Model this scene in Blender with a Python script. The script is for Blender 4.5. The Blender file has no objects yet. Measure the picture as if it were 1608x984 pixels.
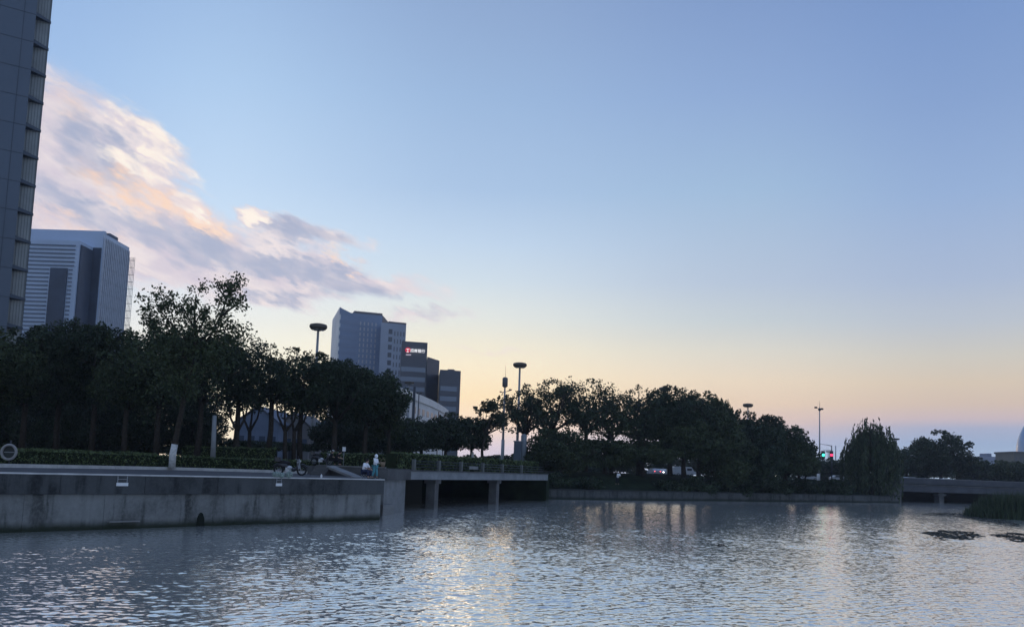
import bpy, bmesh, math, random
import numpy as np
from mathutils import Vector, Matrix

# ------------------------------------------------------------------ camera
R = math.radians
EYE = 3.7
TH = math.atan(.0962)
RH = math.atan(.035)
FPX = 1300.0
scene = bpy.context.scene
COL = scene.collection
cam_d = bpy.data.cameras.new("camera")
cam = bpy.data.objects.new("camera", cam_d)
COL.objects.link(cam)
fw = Vector((0, math.cos(TH), math.sin(TH)))
r0 = Vector((1, 0, 0))
u0 = Vector((0, -math.sin(TH), math.cos(TH)))
rt = r0 * math.cos(RH) + u0 * math.sin(RH)
up = u0 * math.cos(RH) - r0 * math.sin(RH)
M = Matrix((rt, up, -fw)).transposed().to_4x4()
M.translation = Vector((0, 0, EYE))
cam.matrix_world = M
cam_d.sensor_width = 36
cam_d.lens = FPX / 1608 * 36
cam_d.shift_y = 121.5 / 1608
cam_d.clip_start = 0.2
cam_d.clip_end = 8000
scene.camera = cam

# the surveyed directions of the photograph: pixel -> ray, used to read off real positions
def ray(x, y):
    return fw + rt * ((x - 804) / FPX) + up * ((613.5 - y) / FPX)
def P(x, y, d):
    r = ray(x, y)
    return Vector((0, 0, EYE)) + r * (d / r.y)
def G(x, y, z=0.0):
    r = ray(x, y)
    return Vector((0, 0, EYE)) + r * ((z - EYE) / r.z)
def at(x, d, z):
    a, b = P(x, 600, d), P(x, 760, d)
    t = (z - a.z) / (b.z - a.z)
    return P(x, 600 + 160 * t, d)
def azel(x, y):
    r = ray(x, y).normalized()
    return math.degrees(math.atan2(r.x, r.y)), math.degrees(math.asin(r.z))

# ------------------------------------------------------------------ exposure
vs = scene.view_settings
vs.view_transform = 'Standard'
vs.look = 'None'
vs.exposure = 0
vs.gamma = 1
vs.use_curve_mapping = False
scene.cycles.max_bounces = 5
scene.cycles.diffuse_bounces = 2
scene.cycles.glossy_bounces = 3
scene.cycles.transparent_max_bounces = 6

# ------------------------------------------------------------------ world: dusk sky with a bank of lit cloud
def s2l(c, s=1.0):
    return tuple(s * ((v / 255) / 12.92 if v / 255 <= .04045 else ((v / 255 + .055) / 1.055) ** 2.4) for v in c)

class NT:
    def __init__(self, tree):
        self.t = tree; self.L = tree.links
    def n(self, kind, **kw):
        nd = self.t.nodes.new(kind)
        for k, v in kw.items(): setattr(nd, k, v)
        return nd
    def put(self, sock, v):
        if hasattr(v, 'is_output') or isinstance(v, bpy.types.NodeSocket): self.L.new(v, sock)
        elif isinstance(v, (tuple, list)) and len(v) == 3 and sock.type == 'RGBA': sock.default_value = (*v, 1)
        else: sock.default_value = v
    def m(self, op, a, b=0.0, c=0.0, clamp=False):
        nd = self.n('ShaderNodeMath', operation=op, use_clamp=clamp)
        self.put(nd.inputs[0], a); self.put(nd.inputs[1], b); self.put(nd.inputs[2], c)
        return nd.outputs[0]
    def v(self, op, a, b=(0, 0, 0)):
        nd = self.n('ShaderNodeVectorMath', operation=op)
        self.put(nd.inputs[0], a); self.put(nd.inputs[1], b)
        return nd.outputs[0]
    def mix(self, f, a, b, blend='MIX'):
        nd = self.n('ShaderNodeMix', data_type='RGBA', blend_type=blend)
        self.put(nd.inputs[0], f); self.put(nd.inputs[6], a); self.put(nd.inputs[7], b)
        return nd.outputs[2]
    def ramp(self, f, stops, interp='LINEAR'):
        nd = self.n('ShaderNodeValToRGB')
        cr = nd.color_ramp; cr.interpolation = interp
        while len(cr.elements) < len(stops): cr.elements.new(.5)
        for e, (p, c) in zip(cr.elements, stops): e.position = p
        for e, (p, c) in zip(cr.elements, stops): e.color = (*c, 1) if isinstance(c, (tuple, list)) else (c, c, c, 1)
        self.put(nd.inputs[0], f)
        return nd.outputs[0]
    def noise(self, vec, scale, detail=4, rough=.55, color=False, dist=0):
        nd = self.n('ShaderNodeTexNoise')
        if vec is not None: self.put(nd.inputs['Vector'], vec)
        nd.inputs['Scale'].default_value = scale; nd.inputs['Detail'].default_value = detail
        nd.inputs['Roughness'].default_value = rough; nd.inputs['Distortion'].default_value = dist
        return nd.outputs['Color' if color else 'Fac']
    def mapr(self, v, a, b, c=0., d=1., smooth=True):
        nd = self.n('ShaderNodeMapRange', interpolation_type='SMOOTHSTEP' if smooth else 'LINEAR')
        self.put(nd.inputs[0], v)
        for i, q in enumerate((a, b, c, d)): self.put(nd.inputs[i + 1], q)
        return nd.outputs[0]

world = bpy.data.worlds.new("World")
scene.world = world
world.use_nodes = True
wt = world.node_tree
wt.nodes.clear()
N = NT(wt)
tc = N.n('ShaderNodeTexCoord').outputs['Generated']
sp = N.n('ShaderNodeSeparateXYZ'); N.L.new(tc, sp.inputs[0])
deg = 180 / math.pi
az = N.m('MULTIPLY', N.m('ARCTAN2', sp.outputs[0], sp.outputs[1]), deg)
el = N.m('MULTIPLY', N.m('ARCSINE', sp.outputs[2]), deg)
E90 = N.m('DIVIDE', el, 45.0, clamp=True)
def col_ramp(rows):
    return N.ramp(E90, [(e / 45, s2l(c)) for e, c in sorted(rows)])
rampL2 = col_ramp([(0, (225, 205, 200)), (4, (232, 218, 212)), (8, (222, 222, 230)), (12, (190, 208, 232)), (17, (168, 196, 230)), (23, (155, 188, 230)), (30, (140, 174, 222)), (45, (105, 140, 198))])
rampL = col_ramp([(0, (250, 226, 190)), (3, (252, 240, 205)), (5.5, (252, 246, 216)), (7.5, (246, 243, 225)), (11, (225, 232, 236)), (14, (205, 224, 241)), (18, (189, 214, 240)), (24, (171, 202, 236)), (29, (157, 189, 229)), (45, (112, 146, 202))])
rampC = col_ramp([(0, (190, 190, 210)), (1.6, (212, 196, 205)), (3, (243, 214, 188)), (5, (250, 223, 178)), (7, (248, 231, 197)), (8.5, (240, 231, 206)), (10.5, (224, 227, 220)), (13, (203, 217, 227)), (15.5, (187, 208, 230)), (19, (165, 192, 224)), (25, (151, 181, 219)), (30, (142, 170, 211)), (45, (98, 130, 186))])
rampM = col_ramp([(0, (165, 183, 205)), (1.5, (160, 176, 203)), (2.6, (178, 178, 200)), (3.7, (211, 186, 178)), (5, (224, 199, 174)), (6.5, (228, 209, 183)), (8.5, (216, 211, 197)), (10.5, (193, 202, 206)), (13, (176, 191, 211)), (19, (154, 183, 214)), (25, (138, 167, 211)), (30, (127, 156, 204)), (45, (88, 118, 176))])
rampR = col_ramp([(0, (166, 186, 204)), (1.2, (158, 178, 202)), (2.6, (147, 166, 196)), (3.5, (160, 167, 192)), (4.1, (194, 177, 182)), (5, (205, 184, 168)), (6.3, (211, 193, 170)), (8, (202, 197, 185)), (10, (182, 190, 200)), (12.5, (164, 180, 206)), (17.7, (144, 171, 210)), (23, (130, 159, 205)), (28, (120, 151, 202)), (45, (82, 110, 170))])
rampB = col_ramp([(0, (150, 160, 176)), (6, (160, 174, 194)), (15, (154, 176, 206)), (30, (140, 166, 206)), (45, (124, 150, 196))])
def wstep(a, b): return N.mapr(az, a, b)
sky = N.mix(wstep(-34, -18), rampL2, rampL)
sky = N.mix(wstep(-24, -1), sky, rampC)
sky = N.mix(wstep(-4, 18), sky, rampM)
sky = N.mix(wstep(15, 29), sky, rampR)
back = N.m('MAXIMUM', N.mapr(az, 48, 105), N.mapr(az, -60, -135))
sky = N.mix(back, sky, rampB)
zen = N.mapr(el, 38, 80)
sky = N.mix(zen, sky, s2l((122, 152, 204)))
# --- clouds, laid out by azimuth and elevation
cv = N.n('ShaderNodeCombineXYZ'); N.L.new(az, cv.inputs[0]); N.L.new(el, cv.inputs[1])
ae = cv.outputs[0]
mp = N.n('ShaderNodeMapping', vector_type='POINT')
mp.inputs['Rotation'].default_value = (0, 0, R(24)); mp.inputs['Scale'].default_value = (.55, 1.5, 1)
rot = N.n('ShaderNodeMapping', vector_type='TEXTURE'); rot.inputs['Rotation'].default_value = (0, 0, R(-20)); rot.inputs['Scale'].default_value = (2.1, .8, 1)
N.L.new(ae, rot.inputs[0]); aniso = rot.outputs[0]
nz = N.noise(aniso, .42, 6, .58, color=True)
warp = N.v('MULTIPLY', N.v('SUBTRACT', nz, (.5, .5, .5)), (5.5, 3.4, 0))
wae = N.v('ADD', ae, warp)
fine = N.noise(N.v('ADD', aniso, N.v('MULTIPLY', nz, (1.5, 1.5, 1.5))), .62, 8, .58, dist=.3)
fine2 = N.noise(aniso, 1.0, 6, .55)
def blob(x, y, rx, ry, ang, w=1.0, vec=None):
    a, e = azel(x, y)
    mpn = N.n('ShaderNodeMapping', vector_type='TEXTURE')
    mpn.inputs['Location'].default_value = (a, e, 0)
    mpn.inputs['Rotation'].default_value = (0, 0, R(-ang))
    mpn.inputs['Scale'].default_value = (rx * .04, ry * .038, 1)
    N.L.new(vec or wae, mpn.inputs[0])
    g = N.n('ShaderNodeTexGradient', gradient_type='SPHERICAL'); N.L.new(mpn.outputs[0], g.inputs[0])
    return N.m('MULTIPLY', g.outputs[1], w)
fwarp = N.v('MULTIPLY', N.v('SUBTRACT', N.noise(aniso, 1.5, 5, .62, color=True), (.5, .5, .5)), (3.0, 2.2, 0))
wae2 = N.v('ADD', wae, fwarp)
def cb(*a): return blob(*a, vec=wae2)
def total(bl):
    s = bl[0]
    for b in bl[1:]: s = N.m('ADD', s, b)
    return s
dens = total([blob(120, 245, 200, 118, 32, 1.7), blob(10, 255, 170, 140, 20, 1.2), blob(230, 320, 210, 80, 24, 1.6), blob(120, 360, 240, 70, 12, 1.0), blob(230, 430, 220, 60, 8, .35), blob(330, 440, 260, 26, 6, .4),
              blob(240, 225, 100, 40, 30, .9), blob(330, 390, 190, 65, 14, 1.25), blob(430, 415, 190, 55, 8, 1.3), blob(535, 432, 130, 34, 12, 1.1),
              blob(480, 368, 150, 30, 8, 1.1), blob(403, 341, 36, 14, 2, 1.5), blob(430, 468, 160, 24, -4, .8), blob(650, 492, 140, 18, -8, .7), blob(640, 452, 110, 24, 4, .7),
              blob(770, 548, 140, 10, 4, .3)])
dn = N.m('ADD', dens, N.m('MULTIPLY', N.m('MULTIPLY', N.m('SUBTRACT', fine, .5), 1.5), N.mapr(dens, 0., .3)))
alpha = N.mapr(dn, .02, .85)
shade = total([cb(155, 240, 110, 62, 30, 1.3), cb(330, 385, 170, 50, 12, 1.4), cb(520, 436, 150, 36, 12, 1.5), cb(480, 368, 150, 30, 8, 1.2), cb(430, 468, 150, 22, -4, .8), cb(650, 480, 140, 24, 0, .8), cb(110, 325, 150, 45, 18, 1.0)])
shade = N.m('MULTIPLY', N.mapr(shade, .1, .9), N.mapr(fine2, .3, .6, .55, 1.0))
cream = total([cb(225, 200, 130, 30, 34, 2.2), cb(275, 250, 60, 18, 10, 1.4), cb(403, 341, 34, 13, 2, 1.6), cb(275, 283, 120, 24, 12, 2.2), cb(330, 345, 80, 14, 22, 1.2), cb(120, 400, 160, 22, 8, .8)])
orange = total([cb(190, 298, 100, 36, 26, 1.1), cb(290, 322, 130, 30, 22, 1.5), cb(542, 410, 46, 13, 14, 2.2), cb(130, 365, 150, 30, 10, .6), cb(110, 160, 80, 40, 30, .5)])
lit = N.mapr(fine, .38, .62)
ccol = N.mix(N.mapr(fine, .3, .7), s2l((208, 196, 208)), s2l((236, 222, 220)))
ccol = N.mix(shade, ccol, s2l((166, 172, 196)))
ccol = N.mix(N.m('MULTIPLY', N.mapr(orange, .1, .9), N.mapr(fine2, .38, .62, .15, 1.)), ccol, s2l((250, 212, 184)))
ccol = N.mix(N.m('MULTIPLY', N.mapr(cream, .1, 1.0), N.mapr(fine, .38, .62, .12, 1.)), ccol, s2l((255, 240, 224)))
sky = N.mix(N.m('MULTIPLY', alpha, .93), sky, ccol)
bwn = N.n('ShaderNodeRGBToBW'); N.L.new(sky, bwn.inputs[0])
sky = N.mix(.06, sky, bwn.outputs[0])
bg = N.n('ShaderNodeBackground'); N.L.new(sky, bg.inputs[0]); N.L.new(N.mapr(el, 0, 30, 1.30, 1.05, smooth=False), bg.inputs[1])
wo = N.n('ShaderNodeOutputWorld'); N.L.new(bg.outputs[0], wo.inputs[0])
world.cycles.sampling_method = 'MANUAL'
world.cycles.sample_map_resolution = 1024

# ------------------------------------------------------------------ sun, already on the horizon behind the towers
sd = bpy.data.lights.new("sun", 'SUN')
sd.energy = 0.12; sd.angle = R(14); sd.color = (1, .72, .45)
sun = bpy.data.objects.new("sun", sd); COL.objects.link(sun)
sa, se = R(-6), R(3.0)
sdir = Vector((math.sin(sa) * math.cos(se), math.cos(sa) * math.cos(se), math.sin(se)))
sun.rotation_euler = sdir.to_track_quat('Z', 'Y').to_euler()

# ------------------------------------------------------------------ helpers
rng = np.random.default_rng(7)
random.seed(7)
def tag(o, label=None, cat=None, group=None, kind=None):
    if label: o['label'] = label
    if cat: o['category'] = cat
    if group: o['group'] = group
    if kind: o['kind'] = kind
    return o
def empty(name, loc, rz=0, label=None, cat=None, group=None):
    o = bpy.data.objects.new(name, None); COL.objects.link(o)
    o.location = loc; o.rotation_euler = (0, 0, rz); o.empty_display_size = .2
    return tag(o, label, cat, group)
class MB:
    def __init__(self): self.v = []; self.f = []; self.s = []
    def add(self, vs, fs, smooth=False):
        b = len(self.v); self.v += [tuple(v) for v in vs]
        self.f += [tuple(b + i for i in f) for f in fs]; self.s += [smooth] * len(fs)
        return self
    def box(self, c, s, rz=0, taper=1.0, bevel=0):
        cx, cy, cz = c; hx, hy, hz = s[0] / 2, s[1] / 2, s[2] / 2
        ca, sa_ = math.cos(rz), math.sin(rz)
        vs = []
        for dz in (-1, 1):
            t = taper if dz > 0 else 1
            for dx, dy in ((-1, -1), (1, -1), (1, 1), (-1, 1)):
                x, y = dx * hx * t, dy * hy * t
                vs.append((cx + x * ca - y * sa_, cy + x * sa_ + y * ca, cz + dz * hz))
        return self.add(vs, [(3, 2, 1, 0), (4, 5, 6, 7), (0, 1, 5, 4), (1, 2, 6, 5), (2, 3, 7, 6), (3, 0, 4, 7)])
    def prism(self, pts, z0, z1):
        n = len(pts); pts = [(p[0], p[1]) for p in pts]
        a = sum(pts[i][0] * pts[(i + 1) % n][1] - pts[(i + 1) % n][0] * pts[i][1] for i in range(n))
        if a < 0: pts = pts[::-1]
        z0s = z0 if isinstance(z0, (list, tuple)) else [z0] * n
        vs = [(x, y, z0) for x, y in pts] + [(x, y, z1) for x, y in pts]
        return self.add(vs, [tuple(range(n))[::-1], tuple(range(n, 2 * n))] + [(i, (i + 1) % n, n + (i + 1) % n, n + i) for i in range(n)])
    def wallseg(self, a, b, z0, z1, t, out=0.0):
        """an upright slab from a to b (xy), thickness t behind the line, shifted out towards the viewer"""
        a = Vector((a[0], a[1])); b = Vector((b[0], b[1])); d = (b - a).normalized(); n = Vector((d.y, -d.x))
        if n.y > 0: n = -n
        p = [a + n * out, b + n * out, b + n * (out - t), a + n * (out - t)]
        return self.prism(p, z0, z1)
    def tube(self, pts, rad, seg=8, caps=True, smooth=True):
        pts = [Vector(p) for p in pts]; n = len(pts)
        rad = rad if isinstance(rad, (list, tuple)) else [rad] * n
        b = len(self.v); prev = None
        for i, p in enumerate(pts):
            d = (pts[min(i + 1, n - 1)] - pts[max(i - 1, 0)])
            d = d.normalized() if d.length > 1e-9 else Vector((0, 0, 1))
            if prev is None:
                a = d.orthogonal().normalized()
            else:
                a = (prev - d * prev.dot(d)); a = a.normalized() if a.length > 1e-6 else d.orthogonal().normalized()
            prev = a; c = d.cross(a)
            for k in range(seg):
                t = 2 * math.pi * k / seg
                self.v.append(tuple(p + (a * math.cos(t) + c * math.sin(t)) * rad[i]))
        for i in range(n - 1):
            for k in range(seg):
                self.f.append((b + i * seg + k, b + i * seg + (k + 1) % seg, b + (i + 1) * seg + (k + 1) % seg, b + (i + 1) * seg + k)); self.s.append(smooth)
        if caps:
            self.f.append(tuple(b + k for k in range(seg))[::-1]); self.s.append(False)
            self.f.append(tuple(b + (n - 1) * seg + k for k in range(seg))); self.s.append(False)
        return self
    def lathe(self, prof, c=(0, 0, 0), seg=16, smooth=True):
        b = len(self.v)
        for r_, z in prof:
            for k in range(seg):
                t = 2 * math.pi * k / seg
                self.v.append((c[0] + r_ * math.cos(t), c[1] + r_ * math.sin(t), c[2] + z))
        for i in range(len(prof) - 1):
            for k in range(seg):
                self.f.append((b + i * seg + k, b + i * seg + (k + 1) % seg, b + (i + 1) * seg + (k + 1) % seg, b + (i + 1) * seg + k)); self.s.append(smooth)
        self.f.append(tuple(b + k for k in range(seg))[::-1]); self.s.append(False)
        self.f.append(tuple(b + (len(prof) - 1) * seg + k for k in range(seg))); self.s.append(False)
        return self
    def torus(self, c, Rr, r_, axis='y', seg=24, sub=8):
        b = len(self.v)
        for i in range(seg):
            t = 2 * math.pi * i / seg
            for k in range(sub):
                p = 2 * math.pi * k / sub
                a = (Rr + r_ * math.cos(p)) * math.cos(t); e = (Rr + r_ * math.cos(p)) * math.sin(t); h = r_ * math.sin(p)
                q = (a, h, e) if axis == 'y' else (a, e, h)
                self.v.append((c[0] + q[0], c[1] + q[1], c[2] + q[2]))
        for i in range(seg):
            for k in range(sub):
                self.f.append((b + i * sub + k, b + i * sub + (k + 1) % sub, b + ((i + 1) % seg) * sub + (k + 1) % sub, b + ((i + 1) % seg) * sub + k)); self.s.append(True)
        return self
    def ball(self, c, r3, seg=12, rings=8):
        r3 = r3 if isinstance(r3, (tuple, list)) else (r3,) * 3
        b = len(self.v)
        for i in range(rings + 1):
            ph = math.pi * i / rings
            for k in range(seg):
                t = 2 * math.pi * k / seg
                self.v.append((c[0] + r3[0] * math.sin(ph) * math.cos(t), c[1] + r3[1] * math.sin(ph) * math.sin(t), c[2] - r3[2] * math.cos(ph)))
        for i in range(rings):
            for k in range(seg):
                self.f.append((b + i * seg + k, b + i * seg + (k + 1) % seg, b + (i + 1) * seg + (k + 1) % seg, b + (i + 1) * seg + k)); self.s.append(True)
        return self
    def mesh(self, name):
        me = bpy.data.meshes.new(name); me.from_pydata(self.v, [], self.f)
        me.polygons.foreach_set('use_smooth', self.s); me.validate(); me.update(); return me
    def build(self, name, mat, parent=None):
        o = bpy.data.objects.new(name, self.mesh(name)); o.data.materials.append(mat); COL.objects.link(o)
        if parent: o.parent = parent
        return o
def struct(o): o['kind'] = 'structure'; return o

# ------------------------------------------------------------------ materials
MATS = {}
def mat(name, col, rough=.8, spec=.3, metal=0., var=.0, vscale=1.0, bump=0., emit=None, estr=0., var2=None):
    if name in MATS: return MATS[name]
    m = bpy.data.materials.new(name); m.use_nodes = True
    n = NT(m.node_tree); b = m.node_tree.nodes['Principled BSDF']
    b.inputs['Roughness'].default_value = rough; b.inputs['Specular IOR Level'].default_value = spec; b.inputs['Metallic'].default_value = metal
    b.inputs['Base Color'].default_value = (*col, 1)
    if var:
        t = n.n('ShaderNodeTexCoord').outputs['Object']
        f = n.noise(t, vscale, 5, .6)
        lo = tuple(c * (1 - var) for c in col); hi = tuple(min(1, c * (1 + var)) for c in (var2 or col))
        n.put(b.inputs['Base Color'], n.ramp(f, [(.3, lo), (.7, hi)]))
        if bump:
            bn = n.n('ShaderNodeBump'); bn.inputs['Strength'].default_value = bump; bn.inputs['Distance'].default_value = .05
            n.L.new(n.noise(t, vscale * 6, 4), bn.inputs['Height']); n.L.new(bn.outputs[0], b.inputs['Normal'])
    if emit:
        b.inputs['Emission Color'].default_value = (*emit, 1); b.inputs['Emission Strength'].default_value = estr
    MATS[name] = m; return m

def leaf_mat(name, c1, c2, scale=.25):
    m = bpy.data.materials.new(name); m.use_nodes = True
    n = NT(m.node_tree); b = m.node_tree.nodes['Principled BSDF']
    t = n.n('ShaderNodeTexCoord').outputs['Object']
    f = n.noise(t, scale, 4, .6); g = n.n('ShaderNodeNewGeometry').outputs['Random Per Island']
    k = n.m('ADD', n.m('MULTIPLY', f, .75), n.m('MULTIPLY', g, .35))
    n.put(b.inputs['Base Color'], n.ramp(k, [(.35, c1), (.75, c2)]))
    b.inputs['Roughness'].default_value = .6; b.inputs['Specular IOR Level'].default_value = .25
    MATS[name] = m; return m
LEAF = leaf_mat('leaf_dark', (.014, .026, .014), (.042, .062, .026))
LEAF2 = leaf_mat('leaf_olive', (.022, .036, .016), (.065, .085, .032))
LEAF3 = leaf_mat('leaf_willow', (.018, .03, .015), (.06, .08, .034))
LEAF_H = leaf_mat('leaf_hedge', (.035, .058, .024), (.14, .18, .07), 1.5)
BARK = mat('bark', (.05, .042, .034), .9, .1, var=.4, vscale=6, bump=.5)
LIME = mat('limewash', (.62, .62, .6), .85, .1, var=.25, vscale=5)
SOIL = mat('planting_soil', (.028, .032, .02), .95, .05, var=.4, vscale=.6)
GRASS = mat('grass_bank', (.018, .027, .014), .95, .05, var=.5, vscale=.4)
ASPH = mat('asphalt', (.05, .05, .052), .9, .2, var=.2, vscale=.5)
PAVE = mat('quay_paving', (.085, .085, .088), .85, .2, var=.3, vscale=.7)
PALE = mat('pale_stone', (.55, .54, .52), .8, .2, var=.22, vscale=1.2)
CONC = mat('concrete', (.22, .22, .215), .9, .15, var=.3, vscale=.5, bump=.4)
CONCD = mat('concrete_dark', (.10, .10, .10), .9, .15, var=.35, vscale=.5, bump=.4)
STEEL = mat('galvanised_steel', (.32, .33, .35), .5, .4, metal=.3)
DKST = mat('dark_steel', (.04, .045, .055), .5, .4)
WHITEP = mat('white_paint', (.75, .75, .75), .5, .4, var=.08, vscale=3)
BLACK = mat('black_rubber', (.012, .012, .013), .6, .3)

# ------------------------------------------------------------------ water
def water_mat():
    m = bpy.data.materials.new('water'); m.use_nodes = True
    n = NT(m.node_tree); b = m.node_tree.nodes['Principled BSDF']
    b.inputs['Base Color'].default_value = (.84, .83, .77, 1); b.inputs['Metallic'].default_value = .7
    b.inputs['Roughness'].default_value = .08; b.inputs['IOR'].default_value = 1.5
    t = n.n('ShaderNodeTexCoord').outputs['Object']
    mp = n.n('ShaderNodeMapping'); n.L.new(t, mp.inputs[0]); mp.inputs['Rotation'].default_value = (0, 0, R(28)); mp.inputs['Scale'].default_value = (.6, 1.2, 1)
    c = n.noise(mp.outputs[0], 9.0, 2, .55, color=True, dist=.4)
    sl = n.v('MULTIPLY', n.v('SUBTRACT', c, (.5, .5, .5)), (.30, .38, 0))
    gn = n.n('ShaderNodeNewGeometry').outputs['Normal']
    nm = n.v('NORMALIZE', n.v('ADD', sl, gn))
    n.L.new(nm, b.inputs['Normal'])
    return m
WATER = water_mat()
def water_mesh():
    wr = np.random.default_rng(21)
    ys = [9.0]
    while ys[-1] < 178: ys.append(ys[-1] + .062 + .0011 * max(0, ys[-1] - 18))
    ys = np.array(ys); nc = 1000
    tn = np.tan(np.radians(np.linspace(-42, 42, nc)))
    X = ys[:, None] * tn[None, :]; Y = np.repeat(ys[:, None], nc, 1)
    Z = np.zeros_like(X); wd = R(-62)
    NW = 46
    lam = np.exp(wr.uniform(math.log(.17), math.log(.72), NW)); 
    th_ = wd + wr.normal(0, .62, NW)
    sl = .105 * math.sqrt(2 / NW) * np.where(lam > .5, .8, 1.1)
    gust = .82 + .16 * np.sin(X * .23 + Y * .09 + 2 * np.sin(Y * .13)) + .22 * np.sin(X * .11 + 1.3 * np.sin(Y * .05)) * np.sin(Y * .07 + .8 * np.sin(X * .06))
    # sheltered, glassier water in the lee of the bridge
    wx = X + .35 * np.sin(Y * .9 + X * .31); wy = Y + .35 * np.sin(X * .8 - Y * .23)
    for l_, t_, a_ in zip(lam, th_, sl):
        k = 2 * math.pi / l_
        Z += (a_ / k) * np.sin(k * (wx * math.cos(t_) + wy * math.sin(t_)) + wr.uniform(0, 6.28))
    def lee(a, b, span, low):
        a = np.array(a); b = np.array(b); d = b - a; L2 = (d ** 2).sum()
        t = np.clip(((X - a[0]) * d[0] + (Y - a[1]) * d[1]) / L2, 0, 1)
        ds = np.hypot(X - a[0] - t * d[0], Y - a[1] - t * d[1])
        return low + (1 - low) * np.clip((ds - 1) / span, 0, 1) ** .8
    g0_, g1_ = G(-150, 844, 0), G(520, 820, 0)
    Z *= gust * lee(g0_[:2], g1_[:2], 6, .25)
    Z *= lee(at(637, 71, 0)[:2], at(856, 106, 0)[:2], 3, .85) * lee(G(856, 783, 0)[:2], G(1412, 789, 0)[:2], 2, .85)
    Z *= np.clip((ys[:, None] - 9) / 2, 0, 1)
    nr = len(ys)
    co = np.stack([X, Y, Z], -1).reshape(-1, 3).astype(np.float32)
    i = np.arange(nr - 1)[:, None] * nc + np.arange(nc - 1)[None, :]
    q = np.stack([i, i + 1, i + 1 + nc, i + nc], -1).reshape(-1).astype(np.int32); nf = len(q) // 4
    # surrounding calm sheet, same object
    bx = [(-400, -60), (500, -60), (500, 420), (-400, 420)]
    t0_, t1_ = float(tn[0]), float(tn[-1]); y0_, y1_ = float(ys[0]), float(ys[-1])
    inn = [(t0_ * y0_, y0_), (t1_ * y0_, y0_), (t1_ * y1_, y1_), (t0_ * y1_, y1_)]
    b = len(co); co = np.concatenate([co, np.array([(x, y, 0) for x, y in bx + inn], np.float32)])
    ex = []
    for k in range(4): ex += [b + k, b + (k + 1) % 4, b + 4 + (k + 1) % 4, b + 4 + k]
    q = np.concatenate([q, np.array(ex, np.int32)]); nf += 4
    me = bpy.data.meshes.new('water')
    me.vertices.add(len(co)); me.vertices.foreach_set('co', co.ravel())
    me.loops.add(len(q)); me.loops.foreach_set('vertex_index', q)
    me.polygons.add(nf); me.polygons.foreach_set('loop_start', np.arange(0, 4 * nf, 4, dtype=np.int32))
    me.update(calc_edges=True); me.polygons.foreach_set('use_smooth', np.ones(nf, bool))
    me.materials.append(WATER)
    o = bpy.data.objects.new('water', me); COL.objects.link(o); struct(o)
water_mesh()

# ------------------------------------------------------------------ quay wall at the left
QA0 = G(0, 836.5, 0); QB0 = G(596, 816, 0)
qd = (QB0 - QA0).normalized()
QL = QA0 - qd * 45           # runs on out of the frame
QZ = 2.8
def wall_mat(name, base, dark, stain_z, seed):
    m = bpy.data.materials.new(name); m.use_nodes = True
    n = NT(m.node_tree); b = m.node_tree.nodes['Principled BSDF']
    t = n.n('ShaderNodeTexCoord').outputs['Object']
    mp = n.n('ShaderNodeMapping'); n.L.new(t, mp.inputs[0]); mp.inputs['Location'].default_value = (seed, seed, 0)
    mp.inputs['Scale'].default_value = (1, 1, .12)
    streak = n.noise(mp.outputs[0], 1.3, 5, .65)
    blot = n.noise(t, .55, 6, .65)
    fine = n.noise(t, 6, 5, .6)
    c = n.mix(n.mapr(streak, .48, .66), base, dark)
    c = n.mix(n.m('MULTIPLY', n.mapr(blot, .42, .66), .8), c, tuple(q * .5 for q in base))
    pat = n.noise(t, .28, 3, .5)
    c = n.mix(n.m('MULTIPLY', n.mapr(pat, .5, .62), .5), c, tuple(q * 1.45 for q in base))
    c = n.mix(n.m('MULTIPLY', n.mapr(fine, .4, .75), .35), c, tuple(q * 1.4 for q in base))
    s = n.n('ShaderNodeSeparateXYZ'); n.L.new(t, s.inputs[0])
    tide = n.m('ADD', s.outputs[2], n.m('MULTIPLY', n.noise(t, .8, 4), .35))
    c = n.mix(n.mapr(tide, stain_z + .5, stain_z), c, (.025, .032, .022))
    n.put(b.inputs['Base Color'], c); b.inputs['Roughness'].default_value = .9; b.inputs['Specular IOR Level'].default_value = .15
    bn = n.n('ShaderNodeBump'); bn.inputs['Strength'].default_value = .5; bn.inputs['Distance'].default_value = .05
    n.L.new(fine, bn.inputs['Height']); n.L.new(bn.outputs[0], b.inputs['Normal'])
    return m
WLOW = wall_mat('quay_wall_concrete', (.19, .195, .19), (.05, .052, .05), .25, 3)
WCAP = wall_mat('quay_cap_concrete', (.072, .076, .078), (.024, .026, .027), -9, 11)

K = [G(-300, 724, QZ), G(0, 733.5, QZ), G(130, 735.2, QZ), G(270, 737.5, QZ), G(400, 741, QZ), G(497, 744, QZ)]
quay = empty('quay_wall', (QA0.x, QA0.y, 0), 0, 'long low stained concrete quay wall with dark overhanging cap at the left water edge', 'quay wall')
def rel(p, o): return (p[0] - o.location[0], p[1] - o.location[1])
qa, qb = rel(QL, quay), rel(QB0, quay)
perp = Vector((-qd.y, qd.x, 0))
if perp.y < 0: perp = -perp
m_ = MB().wallseg(qa, qb, -1.5, 1.79, .7, out=-.2)
for i in range(18):
    a = Vector(qa).lerp(Vector(qb), i / 18); b = Vector(qa).lerp(Vector(qb), (i + 1) / 18); dd = (b - a).normalized()
    m_.wallseg(a + dd * .006, b - dd * .006, -1.5, 1.785, .19, out=random.uniform(-.015, .015))
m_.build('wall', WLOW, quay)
capend = rel(QB0 + qd * .12, quay)
cp = MB()
Lq = (Vector(capend) - Vector(qa)).length
nb = 16
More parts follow.
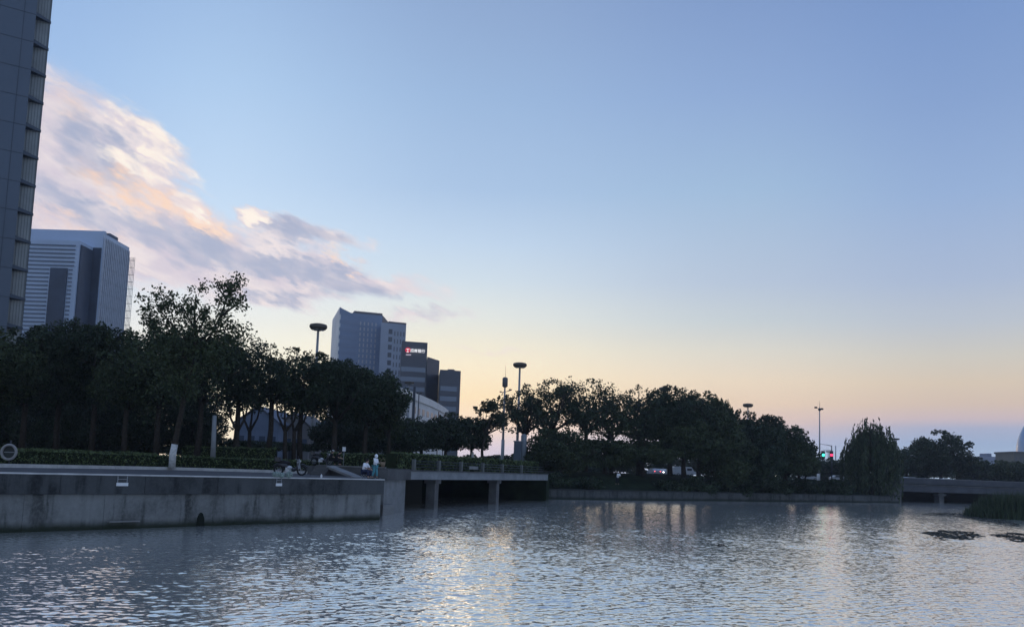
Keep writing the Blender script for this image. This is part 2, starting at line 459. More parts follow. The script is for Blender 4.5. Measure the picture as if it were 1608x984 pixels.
for i in range(nb):
    a = Vector(qa).lerp(Vector(capend), i / nb); b = Vector(qa).lerp(Vector(capend), (i + 1) / nb)
    dd = (b - a).normalized()
    cp.wallseg(a + dd * .012, b - dd * .012, 1.80, QZ - .06, 1.0, out=.16)
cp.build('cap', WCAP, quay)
MB().wallseg(qa, capend, QZ - .058, QZ + .012, .30, out=.19).build('coping_edge_lit', PALE, quay)  # pale edge strip paints the light caught along the cap
# drain outlets, ledges, algae tufts on the wall face
def on_wall(x, y, out=0.):
    """point on the quay wall face seen at that place"""
    r = ray(x, y); o = Vector((0, 0, EYE)); nrm = -perp
    t = ((QA0 + nrm * out) - o).dot(nrm) / r.dot(nrm)
    return o + r * t
wz = math.atan2(qd.y, qd.x)
p = on_wall(194, 818, .1)
lg = MB().box((p.x - QA0.x, p.y - QA0.y, p.z), (1.6, .3, .07), wz); lg.build('ledge', CONC, quay)
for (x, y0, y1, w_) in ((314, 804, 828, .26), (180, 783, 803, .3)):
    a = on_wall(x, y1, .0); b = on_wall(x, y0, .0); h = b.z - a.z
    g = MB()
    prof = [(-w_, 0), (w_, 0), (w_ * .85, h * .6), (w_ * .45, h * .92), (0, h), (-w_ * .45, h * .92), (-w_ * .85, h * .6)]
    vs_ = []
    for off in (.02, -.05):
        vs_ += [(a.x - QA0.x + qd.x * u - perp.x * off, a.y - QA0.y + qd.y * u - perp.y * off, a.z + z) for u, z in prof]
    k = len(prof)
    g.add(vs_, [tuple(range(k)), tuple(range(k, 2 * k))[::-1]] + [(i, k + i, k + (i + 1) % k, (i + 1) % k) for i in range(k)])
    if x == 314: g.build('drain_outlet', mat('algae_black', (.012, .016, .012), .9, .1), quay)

# the two small white notice plates
for x, y, wd, lab in ((192, 760, .62, 'small white plate hung on the quay cap, nearer the white painted tree'), (438, 760.5, .44, 'small white plate on the quay cap below the parked motorbike')):
    p = on_wall(x, y, .2)
    s = empty('notice_plate', p, wz, lab, 'sign', 'white plates on the quay wall')
    MB().box((0, 0, 0), (wd, .03, .17)).build('plate', WHITEP, s)
    fr = MB()
    for q in (-wd * .4, wd * .4): fr.box((q, .01, .25), (.03, .03, .34))
    fr.box((0, .012, .26), (wd * .8, .025, .025))
    fr.build('hanger', STEEL, s)

# paving on the quay
poly = [QL + perp * .2, QB0 + perp * .2, at(600, 66.5, QZ), at(520, 67.5, QZ)]
back = [k_ + Vector((0, .4, 0)) for k_ in K][::-1]
MBq = MB(); pts = [(q.x, q.y, QZ) for q in poly + back]
pts[-1] = (pts[-1][0] - 20, pts[-1][1] - 15, QZ)
MBq.add(pts, [tuple(range(len(pts)))])
struct(MBq.build('quay_paving', PAVE))

# raised pale kerb and walkway behind the quay
KZ = 3.03
kb = MB()
for i in range(len(K) - 1):
    a, b = K[i], K[i + 1]; d_ = (b - a).normalized()
    nseg = max(1, int((b - a).length / 2.4))
    for j in range(nseg):
        p0 = a.lerp(b, j / nseg); p1 = a.lerp(b, (j + 1) / nseg)
        kb.wallseg(p0 + d_ * .01, p1 - d_ * .01, QZ - .1, KZ, .5)
struct(kb.build('kerb', PALE))
wv = []
for k_ in K: wv.append((k_.x, k_.y + .45, KZ - .01))
for k_ in K[::-1]: wv.append((k_.x, k_.y + 2.9, KZ - .01))
struct(MB().add(wv, [tuple(range(len(wv)))]).build('walkway', PAVE))

# planted bank rising behind the walkway
GZ = 3.9
bk = MB(); n_ = len(K)
r1 = [(k_.x, k_.y + 2.85, KZ - .02) for k_ in K]; r2 = [(k_.x, k_.y + 6, 3.35) for k_ in K]; r3 = [(k_.x, k_.y + 16, GZ + .02) for k_ in K]
bk.add(r1 + r2 + r3, [(i, i + 1, n_ + i + 1, n_ + i) for i in range(n_ - 1)] + [(n_ + i, n_ + i + 1, 2 * n_ + i + 1, 2 * n_ + i) for i in range(n_ - 1)], True)
struct(bk.build('planted_bank', SOIL))

# ------------------------------------------------------------------ terrace, stair, abutment and first bridge
TZ = 3.62
T0 = at(500, 68.5, TZ); T1 = at(604, 67.5, TZ); T2 = at(640, 71.5, TZ)
def xy(v): return (v.x, v.y)
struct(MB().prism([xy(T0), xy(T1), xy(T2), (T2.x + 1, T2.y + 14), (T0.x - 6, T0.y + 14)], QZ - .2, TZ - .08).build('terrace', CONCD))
struct(MB().wallseg(xy(T0 - Vector((.1, 0, 0))), xy(T1), TZ - .078, TZ + .01, .5, out=.06).build('terrace_coping', CONC))
st = empty('quay_stair', at(520, 66, QZ), 0, 'short concrete stair with pale sloping cheek from quay up to terrace', 'stairs')
so = st.location
sx0 = at(497, 68.3, QZ).x - so.x; sx1 = at(520, 68.3, QZ).x - so.x
sm = MB()
ns = 5
for i in range(ns):
    sm.box(((sx0 + sx1) / 2, T0.y - so.y - .3 - .5 * (ns - 1 - i), (TZ - QZ) * (i + 1) / ns / 2), (sx1 - sx0, .5, (TZ - QZ) * (i + 1) / ns))
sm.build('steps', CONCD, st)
a = at(510, 68.4, TZ + .02); b = G(556, 748.5, QZ + .03)
ch = MB(); wv_ = Vector((.75, .0, 0))
a -= Vector(so); b -= Vector(so)
ch.add([a, a + wv_, b + wv_, b, a - Vector((0, 0, .2)), a + wv_ - Vector((0, 0, .2)), b + wv_ - Vector((0, 0, .15)), b - Vector((0, 0, .15))],
       [(0, 1, 2, 3), (7, 6, 5, 4), (0, 3, 7, 4), (1, 5, 6, 2), (0, 4, 5, 1), (2, 6, 7, 3)])
ch.build('cheek', CONC, st)

B0 = at(637, 71.0, 2.6); B1 = at(856, 106.0, 2.6)
bd = (B1 - B0); bd.z = 0; bd.normalize(); bn_ = Vector((-bd.y, bd.x, 0))
DZ = 3.45
ab = empty('bridge_abutment', (B0.x, B0.y, 0), 0, 'pale concrete abutment block where the quay meets the near bridge', 'abutment')
A0 = at(603, 64.5, 2.0)
MB().wallseg(rel(A0, ab), rel(B0, ab), -1.5, 2.62, 1.2).build('face', mat('abutment_concrete', (.22, .225, .225), .9, .15, var=.25, vscale=.8, bump=.4), ab)
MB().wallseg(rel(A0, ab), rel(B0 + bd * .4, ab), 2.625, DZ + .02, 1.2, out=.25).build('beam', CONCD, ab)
MB().prism([rel(A0 + Vector((-.6, .4, 0)), ab), rel(A0 + Vector((.05, -.35, 0)), ab), rel(A0 + Vector((.8, .5, 0)), ab), rel(A0 + Vector((.3, 1.6, 0)), ab)], -1.5, .75).build('step_block', CONC, ab)
MB().prism([rel(A0 + Vector((-.5, .5, 0)), ab), rel(B0 + Vector((-.5, .3, 0)), ab), rel(B0 + bn_ * 28, ab), rel(A0 + Vector((-6, 24, 0)), ab)], -1.5, 2.5).build('core', CONCD, ab)

br = empty('road_bridge', (B0.x, B0.y, 0), math.atan2(bd.y, bd.x), 'low flat concrete bridge with hedge planters and two piers left of the tree island', 'bridge')
BL = (B1 - B0).length
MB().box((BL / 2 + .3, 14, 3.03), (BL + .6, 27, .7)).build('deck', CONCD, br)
MB().box((BL / 2 + .3, .1, 3.0), (BL + .7, .5, .72)).build('fascia', mat('fascia_concrete', (.23, .24, .25), .85, .2, var=.22, vscale=.6), br)
MB().box((BL / 2 + .3, .15, 3.42), (BL + .7, .8, .1)).build('kerb_line', CONCD, br)
for i in range(14):
    pass
def bx_at(x):      # distance along the bridge of image column x
    lo, hi = 0., BL
    for _ in range(30):
        mid = (lo + hi) / 2; q = B0 + bd * mid; q = Vector((q.x, q.y, 3.0)) - Vector((0, 0, EYE))
        px = 804 + FPX * q.dot(rt) / q.dot(fw)
        if px < x: lo = mid
        else: hi = mid
    return lo
for x in (692, 787):
    u = bx_at(x); pr = MB()
    pr.box((u, .8, .35), (.8, .9, 3.9)); pr.box((u, .8, 2.45), (1.15, 1.2, .38)); 
    pr.build('pier', mat('pier_concrete', (.125, .125, .125), .9, .15, var=.3, vscale=.8), br)
for x in (654, 693, 727.6, 761.6, 792, 822):
    u = bx_at(x); MB().box((u, .3, DZ + .48), (.26, .28, .95)).build('railing_post', mat('post_concrete', (.17, .175, .165), .9, .15), br)
u0_, u1_ = bx_at(654), bx_at(845)
rl = MB()
for z in (3.72, 4.0, 4.26): rl.tube([(u0_, .3, z), (BL, .3, z)], .035, 6)
rl.build('rail', DKST, br)
MB().box((bx_at(744), .05, 3.85), (2.2, .05, .32)).build('panel', CONC, br)

# ------------------------------------------------------------------ ground sheet (city behind) and the tree bank
bank_px = [(856, 783), (930, 784.3), (1000, 785), (1075, 785.6), (1150, 786.2), (1220, 787), (1290, 787.6), (1350, 788.4), (1412, 789.2)]
bank = [G(x, y, 0) for x, y in bank_px]
C0 = at(1412, 176, 3.9); C1 = at(1760, 196, 3.9)
cd = (C1 - C0); cd.z = 0; cd.normalize(); cn = Vector((-cd.y, cd.x, 0))
gp = [Vector((-3000, 70, 0)), Vector((K[0].x - 40, K[0].y + 5, 0))] + [Vector((k_.x, k_.y + 15.9, 0)) for k_ in K] + \
     [Vector((T2.x, T2.y + 13, 0)), B0 + bn_ * 27, B1 + bn_ * 27 + bd * .3, B1 + bd * 1.0 + bn_ * 11] + \
     [b_ + Vector((-.3, 13, 0)) for b_ in bank[1:]] + [C0 + cn * 22, C1 + cn * 22 + cd * 120, Vector((3000, 420, 0)), Vector((3000, 3500, 0)), Vector((-3000, 3500, 0))]
g_ = MB(); g_.add([(q.x, q.y, GZ) for q in gp], [tuple(range(len(gp)))])
n_ = len(gp)
gv = [(q.x, q.y, GZ) for q in gp] + [(q.x, q.y, -2) for q in gp]
g_.add(gv, [(i, i + n_, i + 1 + n_, i + 1) for i in range(n_ - 4)])
gob = g_.build('ground', mat('city_ground', (.06, .06, .055), .95, .05, var=.3, vscale=.08)); struct(gob)
bm = bmesh.new(); bm.from_mesh(gob.data); bmesh.ops.triangulate(bm, faces=[f for f in bm.faces if len(f.verts) > 4]); bm.to_mesh(gob.data); bm.free()

rw = empty('bank_wall', (bank[0].x, bank[0].y, 0), 0, 'low grey retaining wall along the far bank under the tree island', 'retaining wall')
m_ = MB(); m2 = MB()
for i in range(len(bank) - 1):
    m_.wallseg(rel(bank[i], rw), rel(bank[i + 1], rw), -1.5, 1.25, .6)
    m2.wallseg(rel(bank[i], rw), rel(bank[i + 1], rw), 1.252, 1.42, .8, out=.08)
m_.build('wall', wall_mat('bank_wall_concrete', (.085, .088, .088), (.035, .038, .034), .2, 5), rw); m2.build('coping', mat('bank_coping', (.05, .052, .052), .9, .1), rw)
sl = MB(); nn = len(bank)
rows = []
for off, z in ((.75, 1.40), (3.2, 1.44), (6.0, 2.4), (9.5, 3.4), (13.2, GZ + .03)):
    rows.append([(b_.x - .3 * (off > 1), b_.y + off, z + (0 if off < 4 or off > 13 else random.uniform(-.12, .12))) for b_ in bank])
v_ = [q for r_ in rows for q in r_]
fs = [(r_ * nn + i, r_ * nn + i + 1, (r_ + 1) * nn + i + 1, (r_ + 1) * nn + i) for r_ in range(len(rows) - 1) for i in range(nn - 1)]
# close the bank beside the bridges
struct(sl.add(v_, fs, True).build('grass_bank', GRASS))
struct(MB().prism([xy(B1 + bd * .6), xy(bank[0] + Vector((.5, 0.3, 0))), xy(bank[1] + Vector((0, 13.2, 0))), xy(B1 + bn_ * 27 + bd * .6)], -1.5, 2.9).build('bank_shoulder', GRASS))
# road behind the island
rd = MB().add([(-40, 196, GZ + .004), (600, 236, GZ + .004), (600, 262, GZ + .004), (-40, 216, GZ + .004)], [(0, 1, 2, 3)])
struct(rd.build('road', ASPH))

# ------------------------------------------------------------------ second bridge at the right
b2 = empty('far_bridge', (C0.x, C0.y, 0), math.atan2(cd.y, cd.x), 'long flat concrete bridge with solid parapet at the far right', 'bridge')
CL = (C1 - C0).length
LILAC = mat('parapet_concrete', (.075, .078, .088), .85, .2, var=.2, vscale=.4)
MB().box((CL / 2, 11, 3.25), (CL + 4, 21, 1.0)).build('deck', CONCD, b2)
MB().box((CL / 2, .2, 2.85), (CL + 4, .6, 1.25)).build('girder', LILAC, b2)
MB().box((CL / 2, .3, 3.66), (CL + 4, .9, .22)).build('deck_edge', CONCD, b2)
MB().box((CL / 2, .45, 4.48), (CL + 4, .3, 1.2)).build('parapet', LILAC, b2)
MB().box((CL / 2, .45, 5.13), (CL + 4, .42, .12)).build('rail', mat('rail_concrete', (.17, .17, .18), .85, .2), b2)
for u in (11.6, 29, 46):
    pm = MB(); pm.box((u, 1.0, .2), (1.2, 1.4, 4.0)); pm.box((u, .9, 1.75), (2.2, 1.6, .4)); pm.build('pier', CONCD, b2)
MB().box((-2.6, 8, .3), (3.4, 19, 4.6)).build('abutment', CONCD, b2)

# ------------------------------------------------------------------ trees
def leaf_quads(cs, size, name, material, parent, elong=1.6, hang=False):
    """cs: n x 3 leaf centres; small folded diamond leaves"""
    n = len(cs)
    a = rng.normal(size=(n, 3)); 
    if hang: a[:, 2] = -np.abs(a[:, 2]) - 2.0
    a /= np.linalg.norm(a, axis=1)[:, None]
    b = rng.normal(size=(n, 3)); b -= (b * a).sum(1)[:, None] * a; b /= np.linalg.norm(b, axis=1)[:, None]
    s = size * rng.uniform(.6, 1.35, n)[:, None]
    A = a * s * elong * .5; B = b * s * .5
    v = np.stack([cs - A, cs + B, cs + A, cs - B], 1).reshape(-1, 3)
    me = bpy.data.meshes.new(name)
    me.vertices.add(4 * n); me.vertices.foreach_set('co', v.astype(np.float32).ravel())
    me.loops.add(4 * n); me.loops.foreach_set('vertex_index', np.arange(4 * n, dtype=np.int32))
    me.polygons.add(n); me.polygons.foreach_set('loop_start', np.arange(0, 4 * n, 4, dtype=np.int32))
    me.update(calc_edges=True)
    me.materials.append(material)
    o = bpy.data.objects.new(name, me); COL.objects.link(o)
    if parent: o.parent = parent
    return o
def crown_points(cx, cy, cz, rx, ry, rz, n, nl=26, lobe=(.26, .46), gap=.42):
    lobes = []
    for i in range(nl):
        while True:
            q = rng.uniform(-1, 1, 3)
            r_ = np.linalg.norm(q)
            if .3 < r_ < 1.0: break
        lr = rng.uniform(*lobe)
        q = q / r_ * min(r_, 1.02 - lr * .9)
        if q[2] < -.5: q[2] *= .7
        lobes.append((q, lr))
    for i in range(int(nl * 1.3)):
        q = rng.normal(size=3); q /= np.linalg.norm(q)
        if q[2] < -.4: q[2] *= -1
        lobes.append((q * rng.uniform(.92, 1.06), rng.uniform(.06, .13)))
    nl = len(lobes)
    w_ = np.array([l[1] ** 2 for l in lobes]); w_ /= w_.sum()
    k = rng.choice(nl, n, p=w_)
    d = rng.normal(size=(n, 3)); d /= np.linalg.norm(d, axis=1)[:, None]
    rr = rng.uniform(.25, 1.0, n) ** .45 * (1 + rng.normal(0, .07, n))
    C = np.array([l[0] for l in lobes]); L = np.array([l[1] for l in lobes])
    q = C[k] + d * (L[k] * rr)[:, None]
    pts = q * np.array([rx, ry, rz]) + np.array([cx, cy, cz])
    # thin out along a coarse wave field so sky shows through
    f = np.sin(pts[:, 0] * 1.9 + pts[:, 2] * 1.3 + cx) + np.sin(pts[:, 2] * 2.3 - pts[:, 0] * .9 + cy) + np.sin(pts[:, 1] * 1.7 + pts[:, 2] * .7)
    keep = (f > (-.45 if gap > .5 else -1.2)) | (rng.uniform(size=n) > gap)
    return pts[keep], [(c * np.array([rx, ry, rz]) + np.array([cx, cy, cz])) for c, _ in lobes]
def limbs(mb, base, fork, lobes, r_, nb):
    order = sorted(lobes, key=lambda c: c[2])
    pick = [order[int(i * (len(order) - 1) / max(1, nb - 1))] for i in range(nb)]
    for c in pick:
        f = Vector(fork).lerp(Vector(base), random.uniform(0, .25)); c = Vector(c)
        mid = f.lerp(c, .5) + Vector((random.uniform(-.3, .3), random.uniform(-.3, .3), -.25 * (c - f).length * .3 + .2))
        mb.tube([f, mid, c], [r_ * .55, r_ * .33, r_ * .08], 6)
        for _ in range(2):
            e = mid + (c - mid) * random.uniform(.2, .8); t_ = e + Vector((random.uniform(-1, 1), random.uniform(-1, 1), random.uniform(.2, 1))) * (c - f).length * .22
            mb.tube([e, t_], [r_ * .2, r_ * .05], 5)
def tree(name, xc, ytop, wpx, ybot, d, label, group, dens=1.0, leaf=LEAF, nl=26, zb=GZ, trunk_dx=0, size=None, lobe=(.26, .46), gap=.42, low=False, cat='tree', r_tr=None, nb=8):
    top = P(xc, ytop, d); bot = P(xc, ybot, d)
    s = d / FPX
    rx = wpx * s / 2; rz = (top.z - bot.z) / 2; ry = min(rx, 5.5)
    cx, cz = (top.x + bot.x) / 2, (top.z + bot.z) / 2
    e = empty(name, (cx + trunk_dx, d, zb), 0, label, cat, group)
    area = rx * rz
    size = size or max(.17, .0018 * d)
    n = int(min(23000, 2.5 * dens * area * 4 * 3.14 / (size * size)))
    pts, lobes = crown_points(-trunk_dx, 0, cz - zb, rx, ry, rz, n, nl, lobe, gap)
    leaf_quads(pts, size, 'crown', leaf, e)
    if not low:
        tr = MB(); r_ = r_tr or max(.14, .045 * rx + .07)
        fz = max(1.2, (cz - zb) - rz * .75)
        j = random.uniform(-.25, .25)
        tr.tube([(0, 0, -.2), (j, .1, fz * .5), (j * .6 - trunk_dx * .3, 0, fz), (-trunk_dx * .8, 0, fz + rz * .7)], [r_ * 1.25, r_, r_ * .85, r_ * .4], 9)
        limbs(tr, (j, .1, fz * .6), (j * .6 - trunk_dx * .3, 0, fz), lobes, r_, nb)
        tr.build('trunk', BARK, e)
    return e
GL = 'park trees behind the quay hedge'
T = [
 (-25, 508, 130, 655, 78, 'dark broadleaf tree cut off by the left picture edge'),
 (45, 514, 100, 650, 82, 'dark broadleaf tree in front of the foot of the tall left tower'),
 (100, 503, 100, 652, 85, 'dark rounded tree below the louvred front of the left office block'),
 (155, 512, 95, 652, 84, 'dark broadleaf tree below the right corner of the left office block'),
 (205, 522, 90, 655, 82, 'dark tree between the office block and the tall sparse tree'),
 (255, 522, 100, 650, 84, 'dense dark tree directly behind the leaning whitewashed trunk'),
 (318, 524, 105, 645, 86, 'dense dark tree just right of the leaning whitewashed trunk'),
 (378, 522, 95, 628, 90, 'broadleaf tree with gaps over the forked trunks left of the first lamp'),
 (428, 540, 95, 640, 90, 'broadleaf tree with forked trunk before the gabled low building'),
 (478, 551, 90, 650, 92, 'dark tree whose crown reaches the pole of the leftmost round lamp'),
 (530, 566, 95, 672, 92, 'dark rounded tree covering the foot of the grey mid-distance tower'),
 (578, 578, 90, 680, 95, 'large dark tree left of the white curved building'),
 (612, 606, 58, 695, 98, 'dark tree touching the left end of the white curved building'),
]
for t_ in T:
    xc, yt, wp, yb, d, lab = t_
    tree('park_tree', xc, yt, wp * 1.38, yb, d, lab, GL, gap=.93 if 360 < xc < 500 else .4, dens=.6 if 360 < xc < 450 else 1.05, leaf=random.choice((LEAF, LEAF, LEAF2)))
# lower, darker understorey trees that close the left wood
for xc, yt, wp, d, lab in ((10, 600, 130, 98, 'dark undergrowth tree deep in the wood at the left edge'), (90, 596, 130, 100, 'dark undergrowth tree deep in the wood right of the round lifebuoy'),
                           (165, 600, 130, 101, 'dark undergrowth tree deep in the wood below the office block'), (235, 600, 120, 102, 'dark undergrowth tree in the wood left of the leaning trunk'), (305, 606, 90, 103, 'dark undergrowth tree behind the pale post right of the leaning trunk'),
                           (560, 640, 110, 108, 'dark undergrowth tree behind the standing man in teal trousers'), (620, 660, 80, 110, 'dark undergrowth tree above the left end of the near bridge')):
    tree('understorey_tree', xc, yt, wp * 1.35, 722, d, lab, 'undergrowth trees in the left wood', gap=.1, dens=1.5, nb=4)
for xc, yt, wp, yb, d, lab in ((662, 655, 66, 712, 116, 'low dark tree below the white curved building'), (702, 650, 62, 714, 118, 'low dark tree below the right end of the dark office blocks'),
                               (742, 655, 44, 712, 120, 'small dark tree left of the antenna mast')):
    tree('low_tree', xc, yt, wp * 1.45, yb, d, lab, 'low trees behind the near bridge', gap=.2, dens=1.2)
tree('open_tree', 772, 620, 66, 690, 118, 'airy leaning tree with sky gaps left of the antenna mast', None, gap=.95, dens=.5, nl=13, lobe=(.2, .34), trunk_dx=-1.0, nb=9)

GC = 'island trees on the far bank'
T = [
 (826, 612, 72, 690, 128, 'island tree at the left end, beside the antenna mast', .97, LEAF),
 (868, 597, 92, 690, 130, 'tall island tree left of the highest crown, sky showing low through it', .97, LEAF),
 (922, 591, 84, 690, 132, 'highest rounded island tree', .97, LEAF),
 (962, 615, 60, 700, 134, 'island tree in the dip right of the highest crown', .9, LEAF2),
 (1004, 608, 78, 700, 137, 'island tree left of the half hidden lamp head', .93, LEAF),
 (1054, 609, 84, 705, 140, 'island tree right of the half hidden lamp head', .4, LEAF),
 (1098, 619, 76, 720, 143, 'island tree midway between the second and third visible lamps', .3, LEAF2),
 (1160, 648, 70, 735, 148, 'island tree below the isolated lamp head', .3, LEAF),
 (1200, 652, 70, 740, 151, 'island tree just right of the isolated lamp head', .2, LEAF),
 (1232, 664, 60, 745, 154, 'island tree second from the right end of the island', .2, LEAF2),
 (1256, 684, 38, 748, 157, 'smallest rightmost island tree beside the slim camera mast', .2, LEAF),
]
for xc, yt, wp, yb, d, lab, gap, lf in T:
    tree('island_tree', xc, yt, wp * 1.5, yb, d, lab, GC, gap=gap, dens=.55 if gap > .5 else 1.2, leaf=lf)
for xc, yt, wp, yb, d, zb, lab in (
 (880, 672, 88, 756, 126, 3.0, 'dark low tree at the right end of the near bridge'), (950, 690, 95, 738, 133, 3.6, 'dark low tree above the person in white on the far bank'),
 (1012, 688, 90, 732, 136, 3.8, 'dark low tree before the parked red-lit car'), (1075, 660, 96, 726, 139, 3.8, 'dark low tree above the grey van'),
 (1128, 652, 84, 778, 141, 1.6, 'dark tree with hanging lower boughs beside the orange headlights'), (1182, 665, 84, 778, 144, 1.6, 'dark tree drooping over the bank wall below the isolated lamp'),
 (1235, 690, 74, 752, 152, 3.2, 'dark low tree near the right end of the island'), (1266, 714, 34, 752, 160, 3.4, 'dark low bush tree under the slim camera mast')):
    tree('bank_tree', xc, yt, wp * 1.35, yb, d, lab, 'low trees along the far bank', gap=.1, dens=1.4, zb=zb, leaf=random.choice((LEAF, LEAF2)), nb=5)

def willow(name, xc, ytop, wpx, ybot, d, zb, label, n=9000, strands=420, group=None):
    top = P(xc, ytop, d); bot = P(xc, ybot, d); s = d / FPX
    e = empty(name, ((top.x + bot.x) / 2, d, zb), 0, label, 'tree', group)
    W = wpx * s / 2; H = top.z - zb; Hb = bot.z - zb
    pts = []
    per = max(6, n // strands)
    bumps = [(rng.uniform(0, 6.283), rng.uniform(.2, .85), rng.uniform(-.16, .03)) for _ in range(26)]
    for i in range(strands):
        ab_ = bumps[rng.integers(0, len(bumps))]
        a = ab_[0] + rng.normal(0, .8); rr = W * min(.97, abs(ab_[1] + rng.normal(0, .22)))
        x0, y0 = rr * math.cos(a), rr * math.sin(a) * .8
        zt = Hb + (H - Hb) * (1 - (rr / W) ** 3.2 * .38) * rng.uniform(.8, 1.0) * (1 + ab_[2])
        ln = (zt - Hb) * rng.uniform(.25, 1.0)
        t = np.linspace(0, 1, per)
        out = rng.uniform(.0, .12) * W
        px_ = x0 + math.cos(a) * out * np.sqrt(t) + rng.normal(0, .08, per)
        py_ = y0 + math.sin(a) * out * np.sqrt(t) + rng.normal(0, .08, per)
        pz_ = zt - ln * t + rng.normal(0, .06, per)
        pts.append(np.stack([px_, py_, pz_], 1))
    leaf_quads(np.concatenate(pts), .24, 'crown', LEAF3, e, elong=3.0, hang=True)
    tr = MB()
    tr.tube([(0, 0, -.4), (.2, 0, H * .2), (-.1, .1, H * .4)], [.5, .4, .32], 10)
    for i in range(9):
        a = i * .7; q = Vector((math.cos(a) * W * .6, math.sin(a) * W * .5, H * random.uniform(.7, .93)))
        tr.tube([(-.1, .1, H * .38), (q.x * .4, q.y * .4, H * .62), q], [.24, .15, .05], 6)
    tr.build('trunk', BARK, e)
    return e
for xc, yt, wp, d, lab in ((872, 742, 60, 118, 'dark bush hanging over the bank wall at the near bridge end'), (925, 748, 40, 121, 'small dark bush left of the person in white on the far bank'), (1052, 754, 60, 133, 'low dark bush on the bank right of the person in white'),
                           (1095, 748, 56, 136, 'dark bush over the bank wall under the orange headlights'), (1150, 746, 64, 141, 'dark bush over the bank wall left of the isolated lamp'), (1208, 748, 60, 147, 'dark bush over the bank wall right of the isolated lamp'),
                           (1262, 752, 56, 153, 'dark bush over the bank wall below the camera mast'), (1308, 752, 50, 158, 'dark bush over the bank wall below the traffic signals')):
    tree('bank_shrub', xc, yt, wp * 1.2, 782 if xc > 1060 else yt + 24, d, lab, 'bushes along the far bank wall', gap=.15, dens=1.3, zb=.9, low=True, cat='shrub', nl=20)
willow('willow', 1370, 655, 92, 790, 166, 1.6, 'large willow drooping to the water just left of the far bridge', 15000, 620)
willow('willow', 1124, 622, 62, 700, 146, 3.6, 'willow with wispy top rising from the middle of the island', 5000, 220)
for xc, yt, wp, yb, d, lab in ((1424, 703, 46, 748, 232, 'dark bushy tree between the willow and the big round tree'), (1402, 712, 34, 750, 222, 'small dark tree touching the right side of the willow'), (1478, 678, 74, 752, 235, 'big round tree standing behind the far bridge'),
                               (1450, 700, 50, 752, 238, 'lower tree at the left flank of the big round tree'), (1528, 717, 40, 754, 240, 'low round tree right of the big round tree'), (1562, 722, 44, 756, 245, 'low tree under the pale distant block'),
                               (1596, 724, 44, 757, 250, 'low tree at the right edge under the pillared building'), (1296, 719, 60, 754, 236, 'low tree under the traffic signals'), (1326, 722, 50, 754, 238, 'low tree between the traffic signals and the willow')):
    tree('bankside_tree', xc, yt, wp * 1.35, yb, d, lab, 'trees behind the far bridge and road', gap=.15, dens=1.2, leaf=LEAF2 if xc > 1500 else LEAF, nb=4, size=.42)
for xc, yt, wp, d, lab in ((800, 715, 160, 190, 'long dark shrub belt seen under the island crowns at left'), (960, 718, 170, 215, 'dark shrub belt beyond the road behind the person in white'), (1120, 722, 180, 262, 'dark shrub belt beyond the road behind the headlights'),
                           (1290, 727, 170, 280, 'dark shrub belt beyond the traffic signals'), (60, 668, 230, 128, 'dark shrub belt deep behind the wood at the left edge'), (230, 672, 220, 128, 'dark shrub belt deep behind the whitewashed tree'), (420, 693, 150, 108, 'dark shrub belt under the forked trees'), (1480, 735, 220, 262, 'dark shrub belt right behind the far bridge'), (1640, 735, 200, 262, 'dark shrub belt behind the far bridge at the right edge')):
    tree('shrub', xc, yt, wp * 1.35, yt + (48 if d > 120 else 16), d, lab, 'shrub belts', gap=0, dens=1.6, low=True, nl=50, lobe=(.15, .3), cat='shrub', size=.4 if d > 150 else None)

# tall sparse tree with leaning whitewashed trunk
d = 67.0
base = at(270, d, 3.02)
e = empty('sparse_tree', base, 0, 'tall sparse tree with leaning trunk, lower part painted white, above the wood', 'tree')
def L(x, y, dy=0): q = P(x, y, d + dy); return Vector((q.x - base.x, q.y - base.y, q.z - base.z))
tr = MB()
tk = [L(271.5, 712), L(276, 690), L(283, 655), L(292, 610), L(303, 560), L(309, 525)]
tr.tube(tk, [.25, .23, .2, .19, .16, .13], 10)
brs = [[L(303, 560), L(290, 530), L(262, 500), L(245, 478)], [L(300, 570), L(275, 545), L(250, 525)], [L(309, 525), L(305, 495), L(308, 462)], [L(309, 525), L(300, 505), L(285, 480)],
       [L(303, 560), L(330, 528), L(345, 498), L(356, 470), L(366, 448)], [L(345, 498), L(362, 485), L(378, 475)], [L(306, 540), L(335, 520), L(372, 515)], [L(356, 470), L(345, 455), L(340, 442)], [L(309, 525), L(322, 500), L(322, 478)], [L(366, 448), L(378, 440)]]
for b_ in brs: tr.tube(b_, [.1, .075, .055, .04, .025][:len(b_)] if len(b_) < 5 else [.12, .1, .07, .05, .025], 6)
tr.build('trunk', BARK, e)
MB().tube([L(270, 734.5), L(271.3, 713), L(274.5, 697)], [.27, .262, .245], 12).build('whitewashed_base', LIME, e)
cl = [(245, 478, 22, 20), (262, 472, 18, 16), (278, 490, 20, 18), (250, 505, 24, 16), (236, 496, 12, 12), (305, 462, 13, 20), (300, 485, 20, 18), (322, 490, 14, 20), (290, 510, 22, 14), (318, 512, 22, 13),
      (366, 448, 20, 14), (382, 443, 9, 9), (352, 470, 16, 18), (368, 470, 16, 18), (376, 482, 12, 10), (346, 500, 12, 14), (352, 452, 10, 12), (240, 520, 20, 12), (270, 525, 34, 14), (340, 522, 32, 14), (372, 518, 14, 12), (310, 540, 60, 24), (260, 560, 50, 30), (330, 565, 45, 30), (378, 522, 8, 8), (290, 600, 50, 40), (345, 515, 14, 12)]
allp = []
